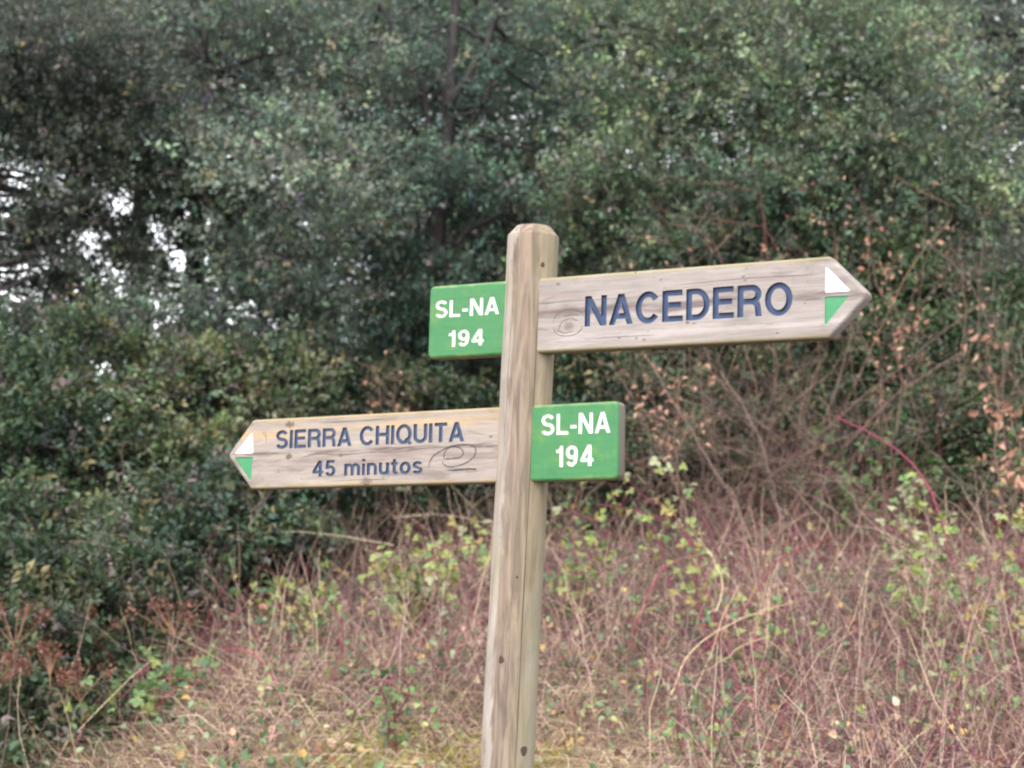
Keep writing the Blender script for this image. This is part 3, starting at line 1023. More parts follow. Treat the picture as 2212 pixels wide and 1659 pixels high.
def build_tree(name, label, cat, base, trunk_pts, trunk_r, lobes, dark, light, leaf=(0.0345, 0.0175), dens=1.28, group=None,
               limbs=0.55, mat=None, per=9, forks=(), bark=None, clr=(0.21, 0.36), yell=0.12, bright=None):
    """A woody plant: trunk (with limbs) and crown. lobes: (centre, radius, clusters, shoots per cluster)."""
    root = empty(name, base, label, cat, group)
    base = np.array(base, float)
    O, Dv, C, SL = [], [], [], []
    ends = []
    dark, light = np.array(dark), np.array(light)
    for (c, r, nc, ns) in lobes:
        c = np.array(c, float)
        cl, dd = lobe_clusters(c, r, nc)
        lt_ = RNG.normal(0, 0.12)
        for p, q in zip(cl, dd):
            cr = RNG.uniform(*clr) * min(1.0, r / 0.8)
            m = max(3, int(ns * dens * RNG.uniform(0.6, 1.35)))
            g = RNG.normal(0, 1, (m, 3)) * np.array([cr, cr, cr * 0.62]) * 0.62
            o = p + g
            dr = norm(0.5 * q + 0.9 * g / cr + np.array([0, 0, 0.35]) + RNG.normal(0, 0.4, (m, 3)))
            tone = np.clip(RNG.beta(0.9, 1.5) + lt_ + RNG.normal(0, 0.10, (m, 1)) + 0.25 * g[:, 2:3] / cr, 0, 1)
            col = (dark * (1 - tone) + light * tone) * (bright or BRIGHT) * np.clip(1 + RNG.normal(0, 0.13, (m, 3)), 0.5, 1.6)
            brn = RNG.random((m, 1)) < 0.07
            col = np.where(brn, np.array([0.13, 0.10, 0.095]) * (0.6 + 0.7 * RNG.random((m, 1))), col)
            odd = RNG.random((m, 1)) < yell * 0.3
            col = np.where(odd, np.array([0.19, 0.16, 0.075]) * (0.6 + 0.6 * RNG.random((m, 1))), col)
            O.append(o); Dv.append(dr); C.append(col); SL.append(RNG.uniform(0.09, 0.2, m) * leaf[0] / 0.044)
            if RNG.random() < limbs:
                ends.append(p)
    O, Dv, C, SL = map(np.concatenate, (O, Dv, C, SL))
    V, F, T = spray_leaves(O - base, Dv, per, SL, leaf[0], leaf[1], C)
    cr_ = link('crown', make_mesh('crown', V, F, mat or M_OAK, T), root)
    cr_['kind'] = 'stuff'
    # trunk and limbs
    tp = smooth_line(trunk_pts, 12) - base
    lines = [(tp, np.linspace(trunk_r, trunk_r * 0.3, 12))]
    for pts, r0, r1 in forks:
        lines.append((smooth_line(pts, 12, 0.012) - base, np.linspace(r0, r1, 12)))
    allp = np.concatenate([l[0] for l in lines])
    for e in ends:
        e = e - base
        k = int(np.argmin(np.linalg.norm(allp - e, axis=1) + 0.6 * np.maximum(0, allp[:, 2] - e[2])))
        a = allp[k]
        mid = (a + e) / 2 + RNG.normal(0, 0.1, 3) + np.array([0, 0, -0.06])
        lines.append((smooth_line([a, mid, e + RNG.normal(0, 0.1, 3)], 12, 0.008), np.linspace(RNG.uniform(0.009, 0.02), 0.004, 12)))
    P = np.stack([l[0] for l in lines])
    Rr = np.stack([l[1] for l in lines])
    V, F = tubes(P, Rr, 5)
    link('trunk', make_mesh('trunk', V, F, bark or M_BARK, smooth=True), root)
    return root


BRIGHT = 1.32


def lb(px, py, Y, r, nc=26, ns=50):
    return (at(px, py, Y), r, nc, ns)


OAK_D, OAK_L = (0.024, 0.054, 0.040), (0.10, 0.165, 0.105)
GREY_D, GREY_L = (0.036, 0.060, 0.046), (0.18, 0.22, 0.155)
OLIVE_D, OLIVE_L = (0.034, 0.066, 0.040), (0.205, 0.25, 0.13)


def foot(px, Y):
    p = at(px, 1100, Y)
    return np.array([p[0], Y, float(gz(p[0], Y)) - 0.05])


G_OAK = 'holm oaks standing behind the bank'
# left, almost a silhouette, sky showing through its thin side
b = foot(-260, 9.6)
build_tree('holm_oak', 'dark thin holm oak at the frame\'s edge with white sky showing through', 'tree', b,
           [b, b + [0.1, 0.1, 1.4], at(-120, 600, 9.7), at(-60, 150, 9.8)], 0.11,
           [lb(30, 60, 9.8, 0.7, 30, 60), lb(190, 180, 10.0, 0.5, 20, 54), lb(-120, 200, 9.8, 0.6, 16, 46), lb(30, 240, 9.9, 0.36, 13, 44), lb(70, 400, 9.8, 0.38, 22, 17), lb(40, 580, 9.9, 0.32, 16, 18), lb(150, 470, 10.1, 0.28, 10, 20), lb(215, 395, 10.0, 0.15, 5, 14), lb(20, 310, 9.9, 0.25, 8, 24), lb(20, 490, 9.8, 0.2, 8, 30), lb(150, 490, 10.2, 0.22, 9, 34),
            lb(190, 640, 10.2, 0.3, 12, 44), lb(130, 300, 9.9, 0.22, 8, 40), lb(60, 790, 9.6, 0.4, 16, 56), lb(-150, 850, 9.5, 0.55, 12, 40), lb(220, 340, 10.0, 0.2, 7, 40), lb(120, 570, 10, 0.16, 5, 24), lb(-30, 700, 9.7, 0.22, 6, 26)],
           (0.028, 0.038, 0.032), (0.09, 0.11, 0.075), dens=1.0, group=G_OAK, limbs=0.6)  # shade on the underside of this crown is put into darker leaf tints
# grey-green oak, left of the centre
b = foot(380, 10.6)
build_tree('holm_oak', 'grey-green holm oak above the SIERRA CHIQUITA board, silvery leaf tips', 'tree', b,
           [b, b + [0.05, 0, 1.2], at(420, 560, 10.7), at(460, 150, 10.9)], 0.12,
           [lb(430, 120, 10.9, 0.85, 30, 50), lb(640, 420, 10.2, 0.68, 30, 56), lb(440, 370, 10.5, 0.44, 18, 54), lb(320, 750, 10.3, 0.44, 17, 52), lb(570, 740, 10.2, 0.5, 22, 54), lb(560, 560, 10.3, 0.3, 11, 48), lb(290, 600, 10.5, 0.24, 9, 40), lb(660, 90, 10.9, 0.7, 24, 46),
            lb(260, 310, 10.7, 0.36, 13, 50), lb(440, -80, 11.2, 0.9, 18, 46), lb(330, 500, 10.6, 0.22, 8, 30)],
           GREY_D, GREY_L, group=G_OAK)
# centre oak with its forked trunk in view
b = foot(845, 11.6)
build_tree('holm_oak', 'deep green holm oak with dark forked trunk seen just left of the post top', 'tree', b,
           [b, at(850, 1040, 11.6), at(885, 900, 11.3), at(925, 700, 11.0), at(945, 500, 10.9), at(962, 330, 10.9), at(975, 180, 11.0), at(985, -60, 11.1)], 0.09,
           [lb(880, 120, 12.2, 0.75, 26, 46), lb(1100, 230, 12.0, 0.7, 26, 48), lb(800, 400, 12.0, 0.6, 20, 46), lb(1130, 480, 11.9, 0.7, 26, 50), lb(790, 640, 11.6, 0.5, 20, 50), lb(960, 560, 12.2, 0.6, 20, 46),
            lb(1000, 820, 11.9, 0.6, 22, 46), lb(1040, 60, 11.0, 0.4, 6, 14), lb(860, 330, 10.6, 0.3, 6, 16), lb(990, 440, 10.5, 0.3, 7, 26), lb(940, 620, 10.6, 0.3, 10, 40), lb(930, 180, 10.5, 0.35, 7, 14), lb(1010, 300, 10.4, 0.3, 6, 12), lb(760, 830, 11.2, 0.55, 20, 50), lb(1000, -120, 12, 0.9, 16, 44),
            lb(1180, 780, 11.6, 0.5, 16, 44), lb(890, 740, 11.0, 0.4, 9, 34)],
           OAK_D, OAK_L, group=G_OAK, limbs=0.4,
           forks=[([at(945, 480, 10.9), at(925, 280, 10.85), at(905, 165, 10.8), at(860, 110, 10.8), at(820, 10, 10.8)], 0.035, 0.018),
                  ([at(962, 360, 10.85), at(1000, 290, 10.8), at(1035, 235, 10.75), at(1060, 170, 10.7)], 0.032, 0.015),
                  ([at(968, 230, 10.9), at(1040, 120, 10.9), at(1075, 30, 10.9), at(1090, -60, 10.9)], 0.034, 0.016),
                  ([at(935, 560, 10.9), at(1060, 470, 10.8), at(1130, 440, 10.7)], 0.035, 0.012)])
# broad bright oak to the right
b = foot(1640, 10.9)
build_tree('holm_oak', 'broad olive-green holm oak rising behind the NACEDERO board', 'tree', b,
           [b, b + [0, 0, 1.3], at(1620, 500, 10.9), at(1660, 100, 11.0)], 0.12,
           [lb(1400, 130, 11.0, 0.8, 30, 50), lb(1700, 180, 10.5, 0.8, 34, 54), lb(1930, 290, 10.2, 0.62, 26, 54), lb(1390, 440, 10.7, 0.62, 24, 52), lb(1640, 480, 10.4, 0.66, 28, 54), lb(1880, 520, 10.3, 0.5, 20, 52),
            lb(2020, 420, 10.2, 0.42, 16, 50), lb(1550, -60, 11.2, 0.9, 18, 46), lb(1880, 60, 10.8, 0.6, 20, 50), lb(1260, 620, 10.9, 0.45, 16, 46), lb(1480, 640, 10.6, 0.45, 16, 48), lb(1780, 400, 10.0, 0.35, 10, 44)],
           OLIVE_D, OLIVE_L, group=G_OAK)
b = foot(2330, 12.4)
build_tree('holm_oak', 'shadowy holm oak filling the upper corner beyond the olive-green crown', 'tree', b,
           [b, b + [0, 0, 1.3], at(2280, 500, 12.4), at(2240, 100, 12.4)], 0.12,
           [lb(2160, 120, 12.3, 0.75, 26, 46), lb(2230, 380, 12.0, 0.65, 22, 46), lb(2100, -60, 12.5, 0.7, 16, 46), lb(2330, 180, 12.2, 0.8, 18, 46), lb(2260, 640, 11.6, 0.5, 16, 46), lb(2360, 560, 11.6, 0.7, 16, 46), lb(2060, 250, 12.2, 0.5, 14, 44)],
           (0.034, 0.052, 0.042), (0.12, 0.15, 0.105), group=G_OAK)
# second row, on the rising ground
G_BACK = 'trees in the second row on the slope'
for (px, Y, lobes_, lab) in (
        (300, 13.6, [(150, -60, 0.8), (330, 10, 0.75), (200, 110, 0.6), (420, 190, 0.6), (20, 20, 0.7), (480, -60, 0.8)], 'background tree closing the canopy above the sky gaps'),
        (620, 15.0, [(560, 60, 1.0), (760, 230, 1.0), (700, -40, 1.0), (860, 60, 0.9), (640, 330, 0.8), (760, 500, 0.8), (720, 780, 0.9), (560, 960, 0.7)], 'background tree filling the gap between grey-green and forked oaks'),
        (1220, 15.6, [(1200, 60, 1.2), (1240, 360, 1.1), (1120, 700, 1.0), (1330, 720, 1.0), (1000, 420, 1.0), (1010, 60, 1.0), (1080, 250, 0.9), (1330, 180, 1.0), (1180, -60, 1.0), (1380, 30, 0.9)], 'background tree behind the top of the signpost'),
        (1780, 15.2, [(1560, 80, 1.1), (1820, 60, 1.1), (1700, 400, 1.1), (1650, 720, 0.9), (2000, 660, 0.9), (2050, 120, 1.0), (1950, -40, 0.9), (2180, 60, 0.9), (2200, 330, 0.9), (1680, -50, 1.0)], 'background tree hidden mostly by the olive-green oak')):
    b = foot(px, Y)
    b[2] -= 0.3
    build_tree('holm_oak', lab, 'tree', b, [b, b + [0, 0, 1.2], at(px, 500, Y), at(px + 20, 100, Y)], 0.14,
               [lb(x, y, Y + RNG.uniform(-0.4, 0.4), r, 22, 26) for x, y, r in lobes_], (0.030, 0.048, 0.036), (0.11, 0.14, 0.085),
               leaf=(0.062, 0.036), group=G_BACK, limbs=0.15, clr=(0.34, 0.55))

# ------------------------------------------------------------------ evergreen shrubs under the trees
G_SH = 'evergreen shrubs under the oaks'
for nm, lab, px, Y, lobes_, dk, lt in (
        ('evergreen_shrub', 'tall dark shrub below the sky gaps, its crown tangled with pale twigs', 60, 8.9, [(60, 930, 8.8, 0.5, 20), (-10, 850, 9.3, 0.42, 16), (30, 1020, 9.3, 0.45, 15), (170, 1060, 8.6, 0.42, 15), (-60, 1100, 8.6, 0.5, 13), (260, 840, 9.2, 0.45, 15), (30, 1210, 8.2, 0.4, 13)], (0.026, 0.052, 0.03), (0.12, 0.165, 0.08)),
        ('evergreen_shrub', 'mid green shrub beyond the tip of the SIERRA CHIQUITA board', 420, 9.4, [(400, 930, 9.4, 0.45, 16), (520, 860, 9.7, 0.42, 14), (330, 1040, 9.0, 0.4, 14), (610, 900, 9.9, 0.45, 14), (470, 1080, 8.9, 0.36, 12)], (0.035, 0.06, 0.034), (0.20, 0.23, 0.11)),
        ('evergreen_shrub', 'low dense shrub with small leaves below the SIERRA CHIQUITA board', 560, 8.4, [(560, 1120, 8.5, 0.36, 15), (690, 1090, 8.8, 0.36, 14), (450, 1200, 8.1, 0.36, 14), (340, 1190, 8.0, 0.34, 13), (620, 1190, 8.3, 0.28, 10)], (0.03, 0.058, 0.034), (0.15, 0.20, 0.11)),
        ('evergreen_shrub', 'dim shrub in the lower corner among rusty seed heads', 90, 6.8, [(60, 1330, 7.2, 0.36, 15), (190, 1370, 7.0, 0.3, 13), (60, 1500, 6.5, 0.34, 14), (-60, 1420, 6.8, 0.36, 12), (300, 1330, 7.3, 0.28, 11), (20, 1630, 6.0, 0.28, 11), (130, 1600, 6.2, 0.2, 8)], (0.024, 0.042, 0.024), (0.10, 0.13, 0.06)),
        ('evergreen_shrub', 'ivy-leaved shrub growing behind the bare thicket', 1960, 9.9, [(1960, 720, 9.7, 0.42, 20), (2090, 800, 9.5, 0.42, 20), (1900, 880, 9.5, 0.40, 20), (2190, 930, 9.2, 0.4, 18), (2050, 970, 9.2, 0.38, 18), (2200, 720, 9.8, 0.4, 14), (1930, 1030, 9.1, 0.32, 16), (2150, 1060, 8.9, 0.3, 13), (1860, 640, 9.9, 0.4, 15)], (0.03, 0.062, 0.03), (0.12, 0.18, 0.075)),
        ('evergreen_shrub', 'shaded shrub behind the post, between its two boards', 1300, 10.2, [(1260, 800, 10.1, 0.42, 18), (1380, 900, 9.8, 0.42, 20), (1460, 790, 10.1, 0.38, 16), (1240, 980, 9.5, 0.36, 18), (1500, 1000, 9.4, 0.38, 20), (1620, 880, 9.7, 0.42, 18), (1640, 1020, 9.3, 0.34, 18), (1380, 1040, 9.2, 0.3, 15), (1760, 940, 9.5, 0.36, 16), (1740, 780, 9.8, 0.4, 15), (1780, 1060, 9.2, 0.28, 13)], (0.024, 0.045, 0.026), (0.09, 0.13, 0.06)),
        ('evergreen_shrub', 'gloomy shrub under the forked oak, below the lettering 45 minutos', 960, 10.0, [(960, 960, 10.1, 0.42, 16), (740, 1010, 9.7, 0.36, 15), (1000, 1050, 9.5, 0.3, 14), (820, 920, 10.2, 0.4, 14), (880, 1060, 9.6, 0.28, 10)], (0.02, 0.036, 0.022), (0.075, 0.10, 0.05))):
    b = foot(px, Y)
    build_tree(nm, lab, 'shrub', b, [b, b + [0.03, 0, 0.25], at(lobes_[0][0], lobes_[0][1] + 60, lobes_[0][2])], 0.03,
               [lb(x, y, yy, r, nc, 46) for x, y, yy, r, nc in lobes_], dk, lt, leaf=(0.034, 0.02), group=G_SH, limbs=0.6, mat=M_LEAF, clr=(0.16, 0.28), yell=0.2, bright=0.92)

# ------------------------------------------------------------------ stems, canes and brush
def arching(n, base, spread, lo, hi, up=(0.5, 1.2), sag=0.6, k=9, toward=None):
    """n curved canes from points around base."""
    base = np.asarray(base, float)
    az = RNG.uniform(0, 2 * math.pi, n)
    ln = RNG.uniform(lo, hi, n)
    u = RNG.uniform(up[0], up[1], n)
    dirs = np.stack([np.cos(az), np.sin(az), u], -1)
    if toward is not None:
        dirs += np.asarray(toward)
    dirs = norm(dirs)
    b = base + np.stack([RNG.normal(0, spread, n), RNG.normal(0, spread, n), np.zeros(n)], -1)
    b[:, 2] = gz(b[:, 0], b[:, 1]) - 0.02
    t = np.linspace(0, 1, k)[None, :, None]
    P = b[:, None, :] + dirs[:, None, :] * ln[:, None, None] * t
    P[:, :, 2] -= (sag * RNG.uniform(0.3, 1.2, n) * ln)[:, None] * (t[:, :, 0] ** 2.2)
    w = np.cumsum(RNG.normal(0, 0.024, (n, k, 3)) * ln[:, None, None], axis=1)
    w[:, 0] = 0
    return P + w


def tint_of(cols, n, var=0.22):
    cols = np.array(cols, float)
    c = cols[RNG.integers(0, len(cols), n)]
    return np.clip(c * (1 + RNG.normal(0, var, (n, 1))), 0.01, 1)


def stem_obj(name, P, r0, r1, cols, parent, origin, sides=3, smooth=False, mat=None, var=0.22):
    n, k, _ = P.shape
    rad = np.linspace(1, r1 / r0, k)[None, :] * (r0 * RNG.uniform(0.7, 1.3, n))[:, None]
    V, F = tubes(P - np.asarray(origin), rad, sides)
    T = np.repeat(tint_of(cols, n, var), k * sides, axis=0)
    return link(name, make_mesh(name, V, F, mat or M_STEM, T, smooth), parent)


BRUSH = [(0.14, 0.082, 0.068), (0.20, 0.13, 0.105), (0.085, 0.05, 0.045), (0.29, 0.21, 0.15), (0.13, 0.10, 0.085)]
TAN = [(0.38, 0.27, 0.19), (0.44, 0.33, 0.22), (0.40, 0.29, 0.20), (0.36, 0.24, 0.18)]
REDC = [(0.16, 0.035, 0.055), (0.20, 0.05, 0.065), (0.12, 0.035, 0.05)]
MAUVE = [(0.25, 0.145, 0.135), (0.33, 0.215, 0.185), (0.15, 0.075, 0.07), (0.42, 0.30, 0.235), (0.28, 0.17, 0.16), (0.09, 0.05, 0.05)]


def twigs_from(P, n, ln, sag=0.1):
    """Side twigs off the canes P (N,k,3)."""
    N_, k, _ = P.shape
    i = RNG.integers(0, N_, n)
    j = RNG.integers(2, k, n)
    o = P[i, j]
    dr = norm(norm(P[i, j] - P[i, j - 1]) * 0.7 + rand_dir(n) * 0.9 + np.array([0, 0, 0.15]))
    L_ = RNG.uniform(ln * 0.4, ln * 1.3, n)
    t = np.linspace(0, 1, 5)[None, :, None]
    Q = o[:, None, :] + dr[:, None, :] * L_[:, None, None] * t
    Q[:, :, 2] -= sag * (L_[:, None] * t[:, :, 0] ** 2)
    return Q + np.cumsum(RNG.normal(0, 0.01, Q.shape), axis=1) * (t > 0)


def brush(name, label, base, n, lo, hi, up, sag, cols, ntwig, tw, r=0.0045, group=None, spread=0.12, canes=(), toward=None, cat='shrub'):
    base = np.array(base, float)
    root = empty(name, base, label, cat, group)
    P = arching(n, base, spread, lo, hi, up, sag, 10, toward)
    for k in range(min(n, 14)):
        stem_obj('stem', P[k:k + 1], r * 1.25, r * 0.45, cols, root, base, 5, True)
    if n > 14:
        o = stem_obj('fine_stems', P[14:], r, r * 0.35, cols, root, base, 4)
        o['kind'] = 'stuff'
    PP = [P]
    for pts, r0, r1, cc in canes:
        q = smooth_line(pts, 10, 0.006)[None]
        stem_obj('stem', q, r0, r1, cc, root, base, 6, True)
        PP.append(q)
    PP = np.concatenate(PP)
    Q = twigs_from(PP, ntwig, tw)
    Q2 = twigs_from(Q, ntwig, tw * 0.6)
    o = stem_obj('twigs', np.concatenate([Q, Q2]), r * 0.45, r * 0.2, cols, root, base, 3)
    o['kind'] = 'stuff'
    return root, PP, Q2


G_BR = 'bare leafless brush on the bank'
PLACES = {}
b = foot(1690, 8.9)
PLACES['main'] = brush('bare_thicket', 'big bare thicket of brown stems fanning up behind the NACEDERO board', b, 50, 0.6, 1.6, (0.4, 2.6), 0.38, BRUSH, 560, 0.5, 0.0027, G_BR, 0.22,
      canes=[([at(1620, 1160, 8.6), at(1540, 1010, 8.6), at(1450, 860, 8.7), at(1390, 760, 8.8)], 0.0062, 0.003, [(0.21, 0.14, 0.12)]),
             ([at(1700, 1150, 8.9), at(1760, 960, 8.9), at(1830, 760, 8.9), at(1860, 600, 9.0)], 0.0068, 0.003, [(0.16, 0.12, 0.10)]),
             ([at(1690, 1120, 8.8), at(1640, 950, 8.8), at(1560, 800, 8.8)], 0.006, 0.003, [(0.22, 0.16, 0.135)]),
             ([at(1720, 1100, 8.7), at(1900, 880, 8.5), at(2080, 760, 8.5)], 0.0045, 0.002, [(0.15, 0.08, 0.075)]),
             ([at(1640, 1050, 8.7), at(1900, 830, 8.6), at(2040, 720, 8.6), at(2200, 600, 8.6)], 0.004, 0.0018, [(0.15, 0.095, 0.08)])])
b = foot(2240, 9.2)
PLACES['grey'] = brush('bare_thicket', 'grey mesh of dead twigs at the edge, above the arrow tip', b, 34, 0.8, 1.8, (1.0, 3.0), 0.25, [(0.20, 0.155, 0.125), (0.15, 0.115, 0.10), (0.24, 0.19, 0.14)], 640, 0.42, 0.0026, G_BR, 0.22,
      canes=[([b, at(2170, 800, 9.1), at(2080, 600, 9.0), at(1990, 520, 9.0)], 0.006, 0.003, [(0.2, 0.15, 0.13)])], toward=(-0.25, 0, 0))
b = foot(1960, 8.4)
PLACES['mid'] = brush('bare_thicket', 'tangle of thin rusty stems in front of the ivy-leaved shrub', b, 26, 0.5, 1.2, (0.3, 1.8), 0.5, BRUSH + REDC, 240, 0.4, 0.0023, G_BR, 0.35)
b = foot(1420, 8.8)
PLACES['left'] = brush('bare_thicket', 'sparse brown brush right of the lower green panel', b, 22, 0.5, 1.2, (0.4, 2.0), 0.45, BRUSH, 220, 0.42, 0.0023, G_BR, 0.25)
b = foot(260, 8.0)
PLACES['sh'] = brush('bare_thicket', 'pale dead twigs poking from the dark shrubs', b, 20, 0.5, 1.2, (0.9, 3.0), 0.25, [(0.22, 0.16, 0.14), (0.17, 0.13, 0.12), (0.28, 0.22, 0.18)], 160, 0.3, 0.0028, G_BR, 0.5)
b = foot(800, 9.0)
PLACES['under'] = brush('bare_thicket', 'few dead stems under the lettering 45 minutos', b, 22, 0.4, 1.0, (0.6, 2.6), 0.3, BRUSH, 160, 0.3, 0.0035, G_BR, 0.35)

# ------------------------------------------------------------------ leaves that can be told apart: brambles and withered oak leaves
def leaflet(L, w, fold, cup, ang, off):
    """One toothed leaflet as points and triangles."""
    n = 5
    t = np.array([0.0, 0.2, 0.45, 0.72, 0.9, 1.0])
    hw = np.array([0.02, 0.36, 0.5, 0.36, 0.15, 0.0]) * w
    ca, sa = math.cos(ang), math.sin(ang)
    pts, fs = [], []
    for i in range(6):
        for s in (-1, 0, 1):
            x, y = s * hw[i], t[i] * L
            z = abs(s) * hw[i] * fold - cup * L * t[i] ** 2
            pts.append((off[0] + x * ca - y * sa, off[1] + x * sa + y * ca, off[2] + z))
    for i in range(5):
        for s in (0, 1):
            a = i * 3 + s
            fs.append((a, a + 1, a + 4, a + 3))
    return pts, fs


def bramble_leaf_mesh(name, mat, seed):
    rr = random.Random(seed)
    pts, fs = [], []
    for ang, L, off in ((0.0, 1.0, (0, 0.45, 0)), (1.25 + rr.uniform(-.2, .2), 0.8, (-0.04, 0.4, 0)), (-1.25 + rr.uniform(-.2, .2), 0.8, (0.04, 0.4, 0))):
        p, f = leaflet(L, L * rr.uniform(0.68, 0.85), rr.uniform(0.15, 0.5), rr.uniform(0.05, 0.3), ang, off)
        o = len(pts)
        pts += p
        fs += [tuple(o + i for i in q) for q in f]
    o = len(pts)                                  # leaf stalk
    pts += [(-0.02, 0, 0), (0.02, 0, 0), (0.02, 0.46, 0.0), (-0.02, 0.46, 0.0), (0, 0, 0.03), (0, 0.46, 0.03)]
    fs += [(o, o + 1, o + 2, o + 3), (o + 1, o + 4, o + 5, o + 2), (o + 4, o, o + 3, o + 5)]
    me = bpy.data.meshes.new(name)
    me.from_pydata(pts, [], fs)
    me.materials.append(mat)
    return me


def dead_leaf_mesh(name, mat, seed):
    rr = random.Random(seed)
    p, f = leaflet(1.0, rr.uniform(0.5, 0.7), rr.uniform(0.3, 0.9), rr.uniform(-0.4, 0.6), 0, (0, 0, 0))
    me = bpy.data.meshes.new(name)
    me.from_pydata(p, [], f)
    me.materials.append(mat)
    return me


LM_GREEN = object_leaf_mat('bramble_green', (0.095, 0.175, 0.055))
LM_LIME = object_leaf_mat('bramble_lime', (0.20, 0.26, 0.075))
LM_YEL = object_leaf_mat('bramble_yellowing', (0.25, 0.22, 0.075))
LM_PALE = object_leaf_mat('bramble_pale', (0.22, 0.25, 0.14))
LM_DEEP = object_leaf_mat('bramble_deep', (0.045, 0.10, 0.045))
LM_DEAD = object_leaf_mat('withered_leaf', (0.30, 0.165, 0.115))
LM_DEAD2 = object_leaf_mat('withered_pale_leaf', (0.40, 0.27, 0.19))
BL = {k: [bramble_leaf_mesh('leaf', m, i * 7 + j) for j in range(3)] for i, (k, m) in enumerate((('g', LM_GREEN), ('l', LM_LIME), ('y', LM_YEL), ('p', LM_PALE), ('d', LM_DEEP)))}
DL = [dead_leaf_mesh('withered_leaf', m, j) for j, m in enumerate((LM_DEAD, LM_DEAD2, LM_DEAD, LM_DEAD2))]


def place_leaf(name, me, p, axis, up, size, parent, base):
    axis = norm(np.asarray(axis, float))
    side = norm(np.cross(axis, up))
    nn = np.cross(side, axis)
    o = bpy.data.objects.new(name, me)
    o.matrix_basis = Matrix(((side[0] * size, axis[0] * size, nn[0] * size, p[0] - base[0]), (side[1] * size, axis[1] * size, nn[1] * size, p[1] - base[1]),
                             (side[2] * size, axis[2] * size, nn[2] * size, p[2] - base[2]), (0, 0, 0, 1)))
    o.parent = parent
    COL.objects.link(o)
    return o


def bramble(label, canes, n_leaf, pal, size=0.04, group='brambles on the bank', r=0.004, cols=REDC, free=None):
    """canes: point lists. Leaves in three leaflets set along them."""
    n_leaf, size = min(290, int(n_leaf * 2.3)), size * 0.64
    base = np.array(canes[0][0], float)
    base[2] = float(gz(base[0], base[1]))
    root = empty('bramble', base, label, 'bramble', group)
    lines = []
    for pts in canes:
        q = smooth_line(pts, 14, 0.004)[None]
        stem_obj('cane', q, r, r * 0.4, cols, root, base, 5, True)
        lines.append(q[0])
    for i in range(n_leaf):
        ln_ = lines[RNG.integers(0, len(lines))]
        k = RNG.integers(3, 14) if len(lines) > 1 else RNG.integers(2, 14)
        p = ln_[k] + RNG.normal(0, 0.04, 3)
        tdir = norm(ln_[k] - ln_[k - 1])
        ax = norm(rand_dir(1)[0] * 0.8 + tdir * 0.4 + np.array([0, -0.25, 0.1]))
        up = norm(np.array([0, -0.55, 0.8]) + RNG.normal(0, 0.4, 3))
        place_leaf('leaf', BL[pal[RNG.integers(0, len(pal))]][RNG.integers(0, 3)], p, ax, up, size * RNG.uniform(0.55, 1.2), root, base)
    return root


def gpt(px, py, Y):
    """Point on the ground under a pixel's column at depth Y."""
    p = at(px, py, Y)
    p[2] = float(gz(p[0], p[1])) - 0.01
    return p


def fan(px, Y, tips):
    """Canes from one rootstock to several tips, arching."""
    b0 = gpt(px, 1300, Y)
    out = []
    for (x, y, yy) in tips:
        e = at(x, y, yy)
        mid = (b0 + e) / 2 + np.array([0, 0, 0.12 + 0.15 * abs(e[0] - b0[0])]) + RNG.normal(0, 0.04, 3)
        out.append([b0 + RNG.normal(0, 0.04, 3) * [1, 1, 0], mid, e])
    return out


bramble('lime-green bramble mound left of the post, below the lower board', fan(900, 7.6, [(800, 1215, 7.4), (1060, 1230, 7.3), (860, 1320, 7.0), (880, 1170, 7.6), (960, 1165, 7.8), (1020, 1190, 7.6), (830, 1280, 7.2), (930, 1250, 7.4), (990, 1270, 7.3), (760, 1230, 7.5), (1050, 1150, 8.0)]), 145, 'gllygp', 0.056)
bramble('yellowing bramble mound under the tip of the SIERRA CHIQUITA board', fan(650, 7.4, [(560, 1290, 7.2), (620, 1255, 7.4), (700, 1270, 7.3), (740, 1310, 7.0), (600, 1350, 6.9), (690, 1350, 6.9), (520, 1300, 7.3)]), 90, 'glyldp', 0.054)
bramble('bright green bramble runner at the foot of the dark shrubs', fan(360, 6.2, [(250, 1520, 6.0), (300, 1480, 6.1), (380, 1440, 6.2), (340, 1500, 6.0), (180, 1570, 5.8), (420, 1420, 6.4)]), 46, 'ggld', 0.058)
bramble('thin bramble low in the grass left of the post', fan(860, 5.7, [(800, 1480, 5.7), (880, 1500, 5.6), (830, 1560, 5.4), (940, 1530, 5.5), (780, 1430, 5.9)]), 26, 'ggd', 0.04)
bramble('arching red bramble beside the lower green panel, pale leaves', [[gpt(1620, 1500, 6.6), at(1550, 1190, 6.9), at(1500, 1080, 7.0), at(1440, 1025, 7.1), at(1370, 1000, 7.1)], [gpt(1560, 1500, 6.7), at(1500, 1180, 7.0), at(1420, 1120, 7.1), at(1290, 1090, 7.2)],
         [gpt(1540, 1500, 6.7), at(1470, 1130, 7.0), at(1400, 1080, 7.2), at(1360, 1040, 7.2)], [gpt(1480, 1400, 7.0), at(1400, 1120, 7.2), at(1300, 1130, 7.2), at(1210, 1090, 7.3)]], 60, 'pllyg', 0.05, r=0.0055)
bramble('green leaved bramble close behind the post, right of it', fan(1240, 7.4, [(1220, 1180, 7.5), (1290, 1150, 7.6), (1200, 1250, 7.2), (1330, 1200, 7.4), (1190, 1130, 7.8), (1250, 1060, 7.8)]), 60, 'ggldy', 0.05)
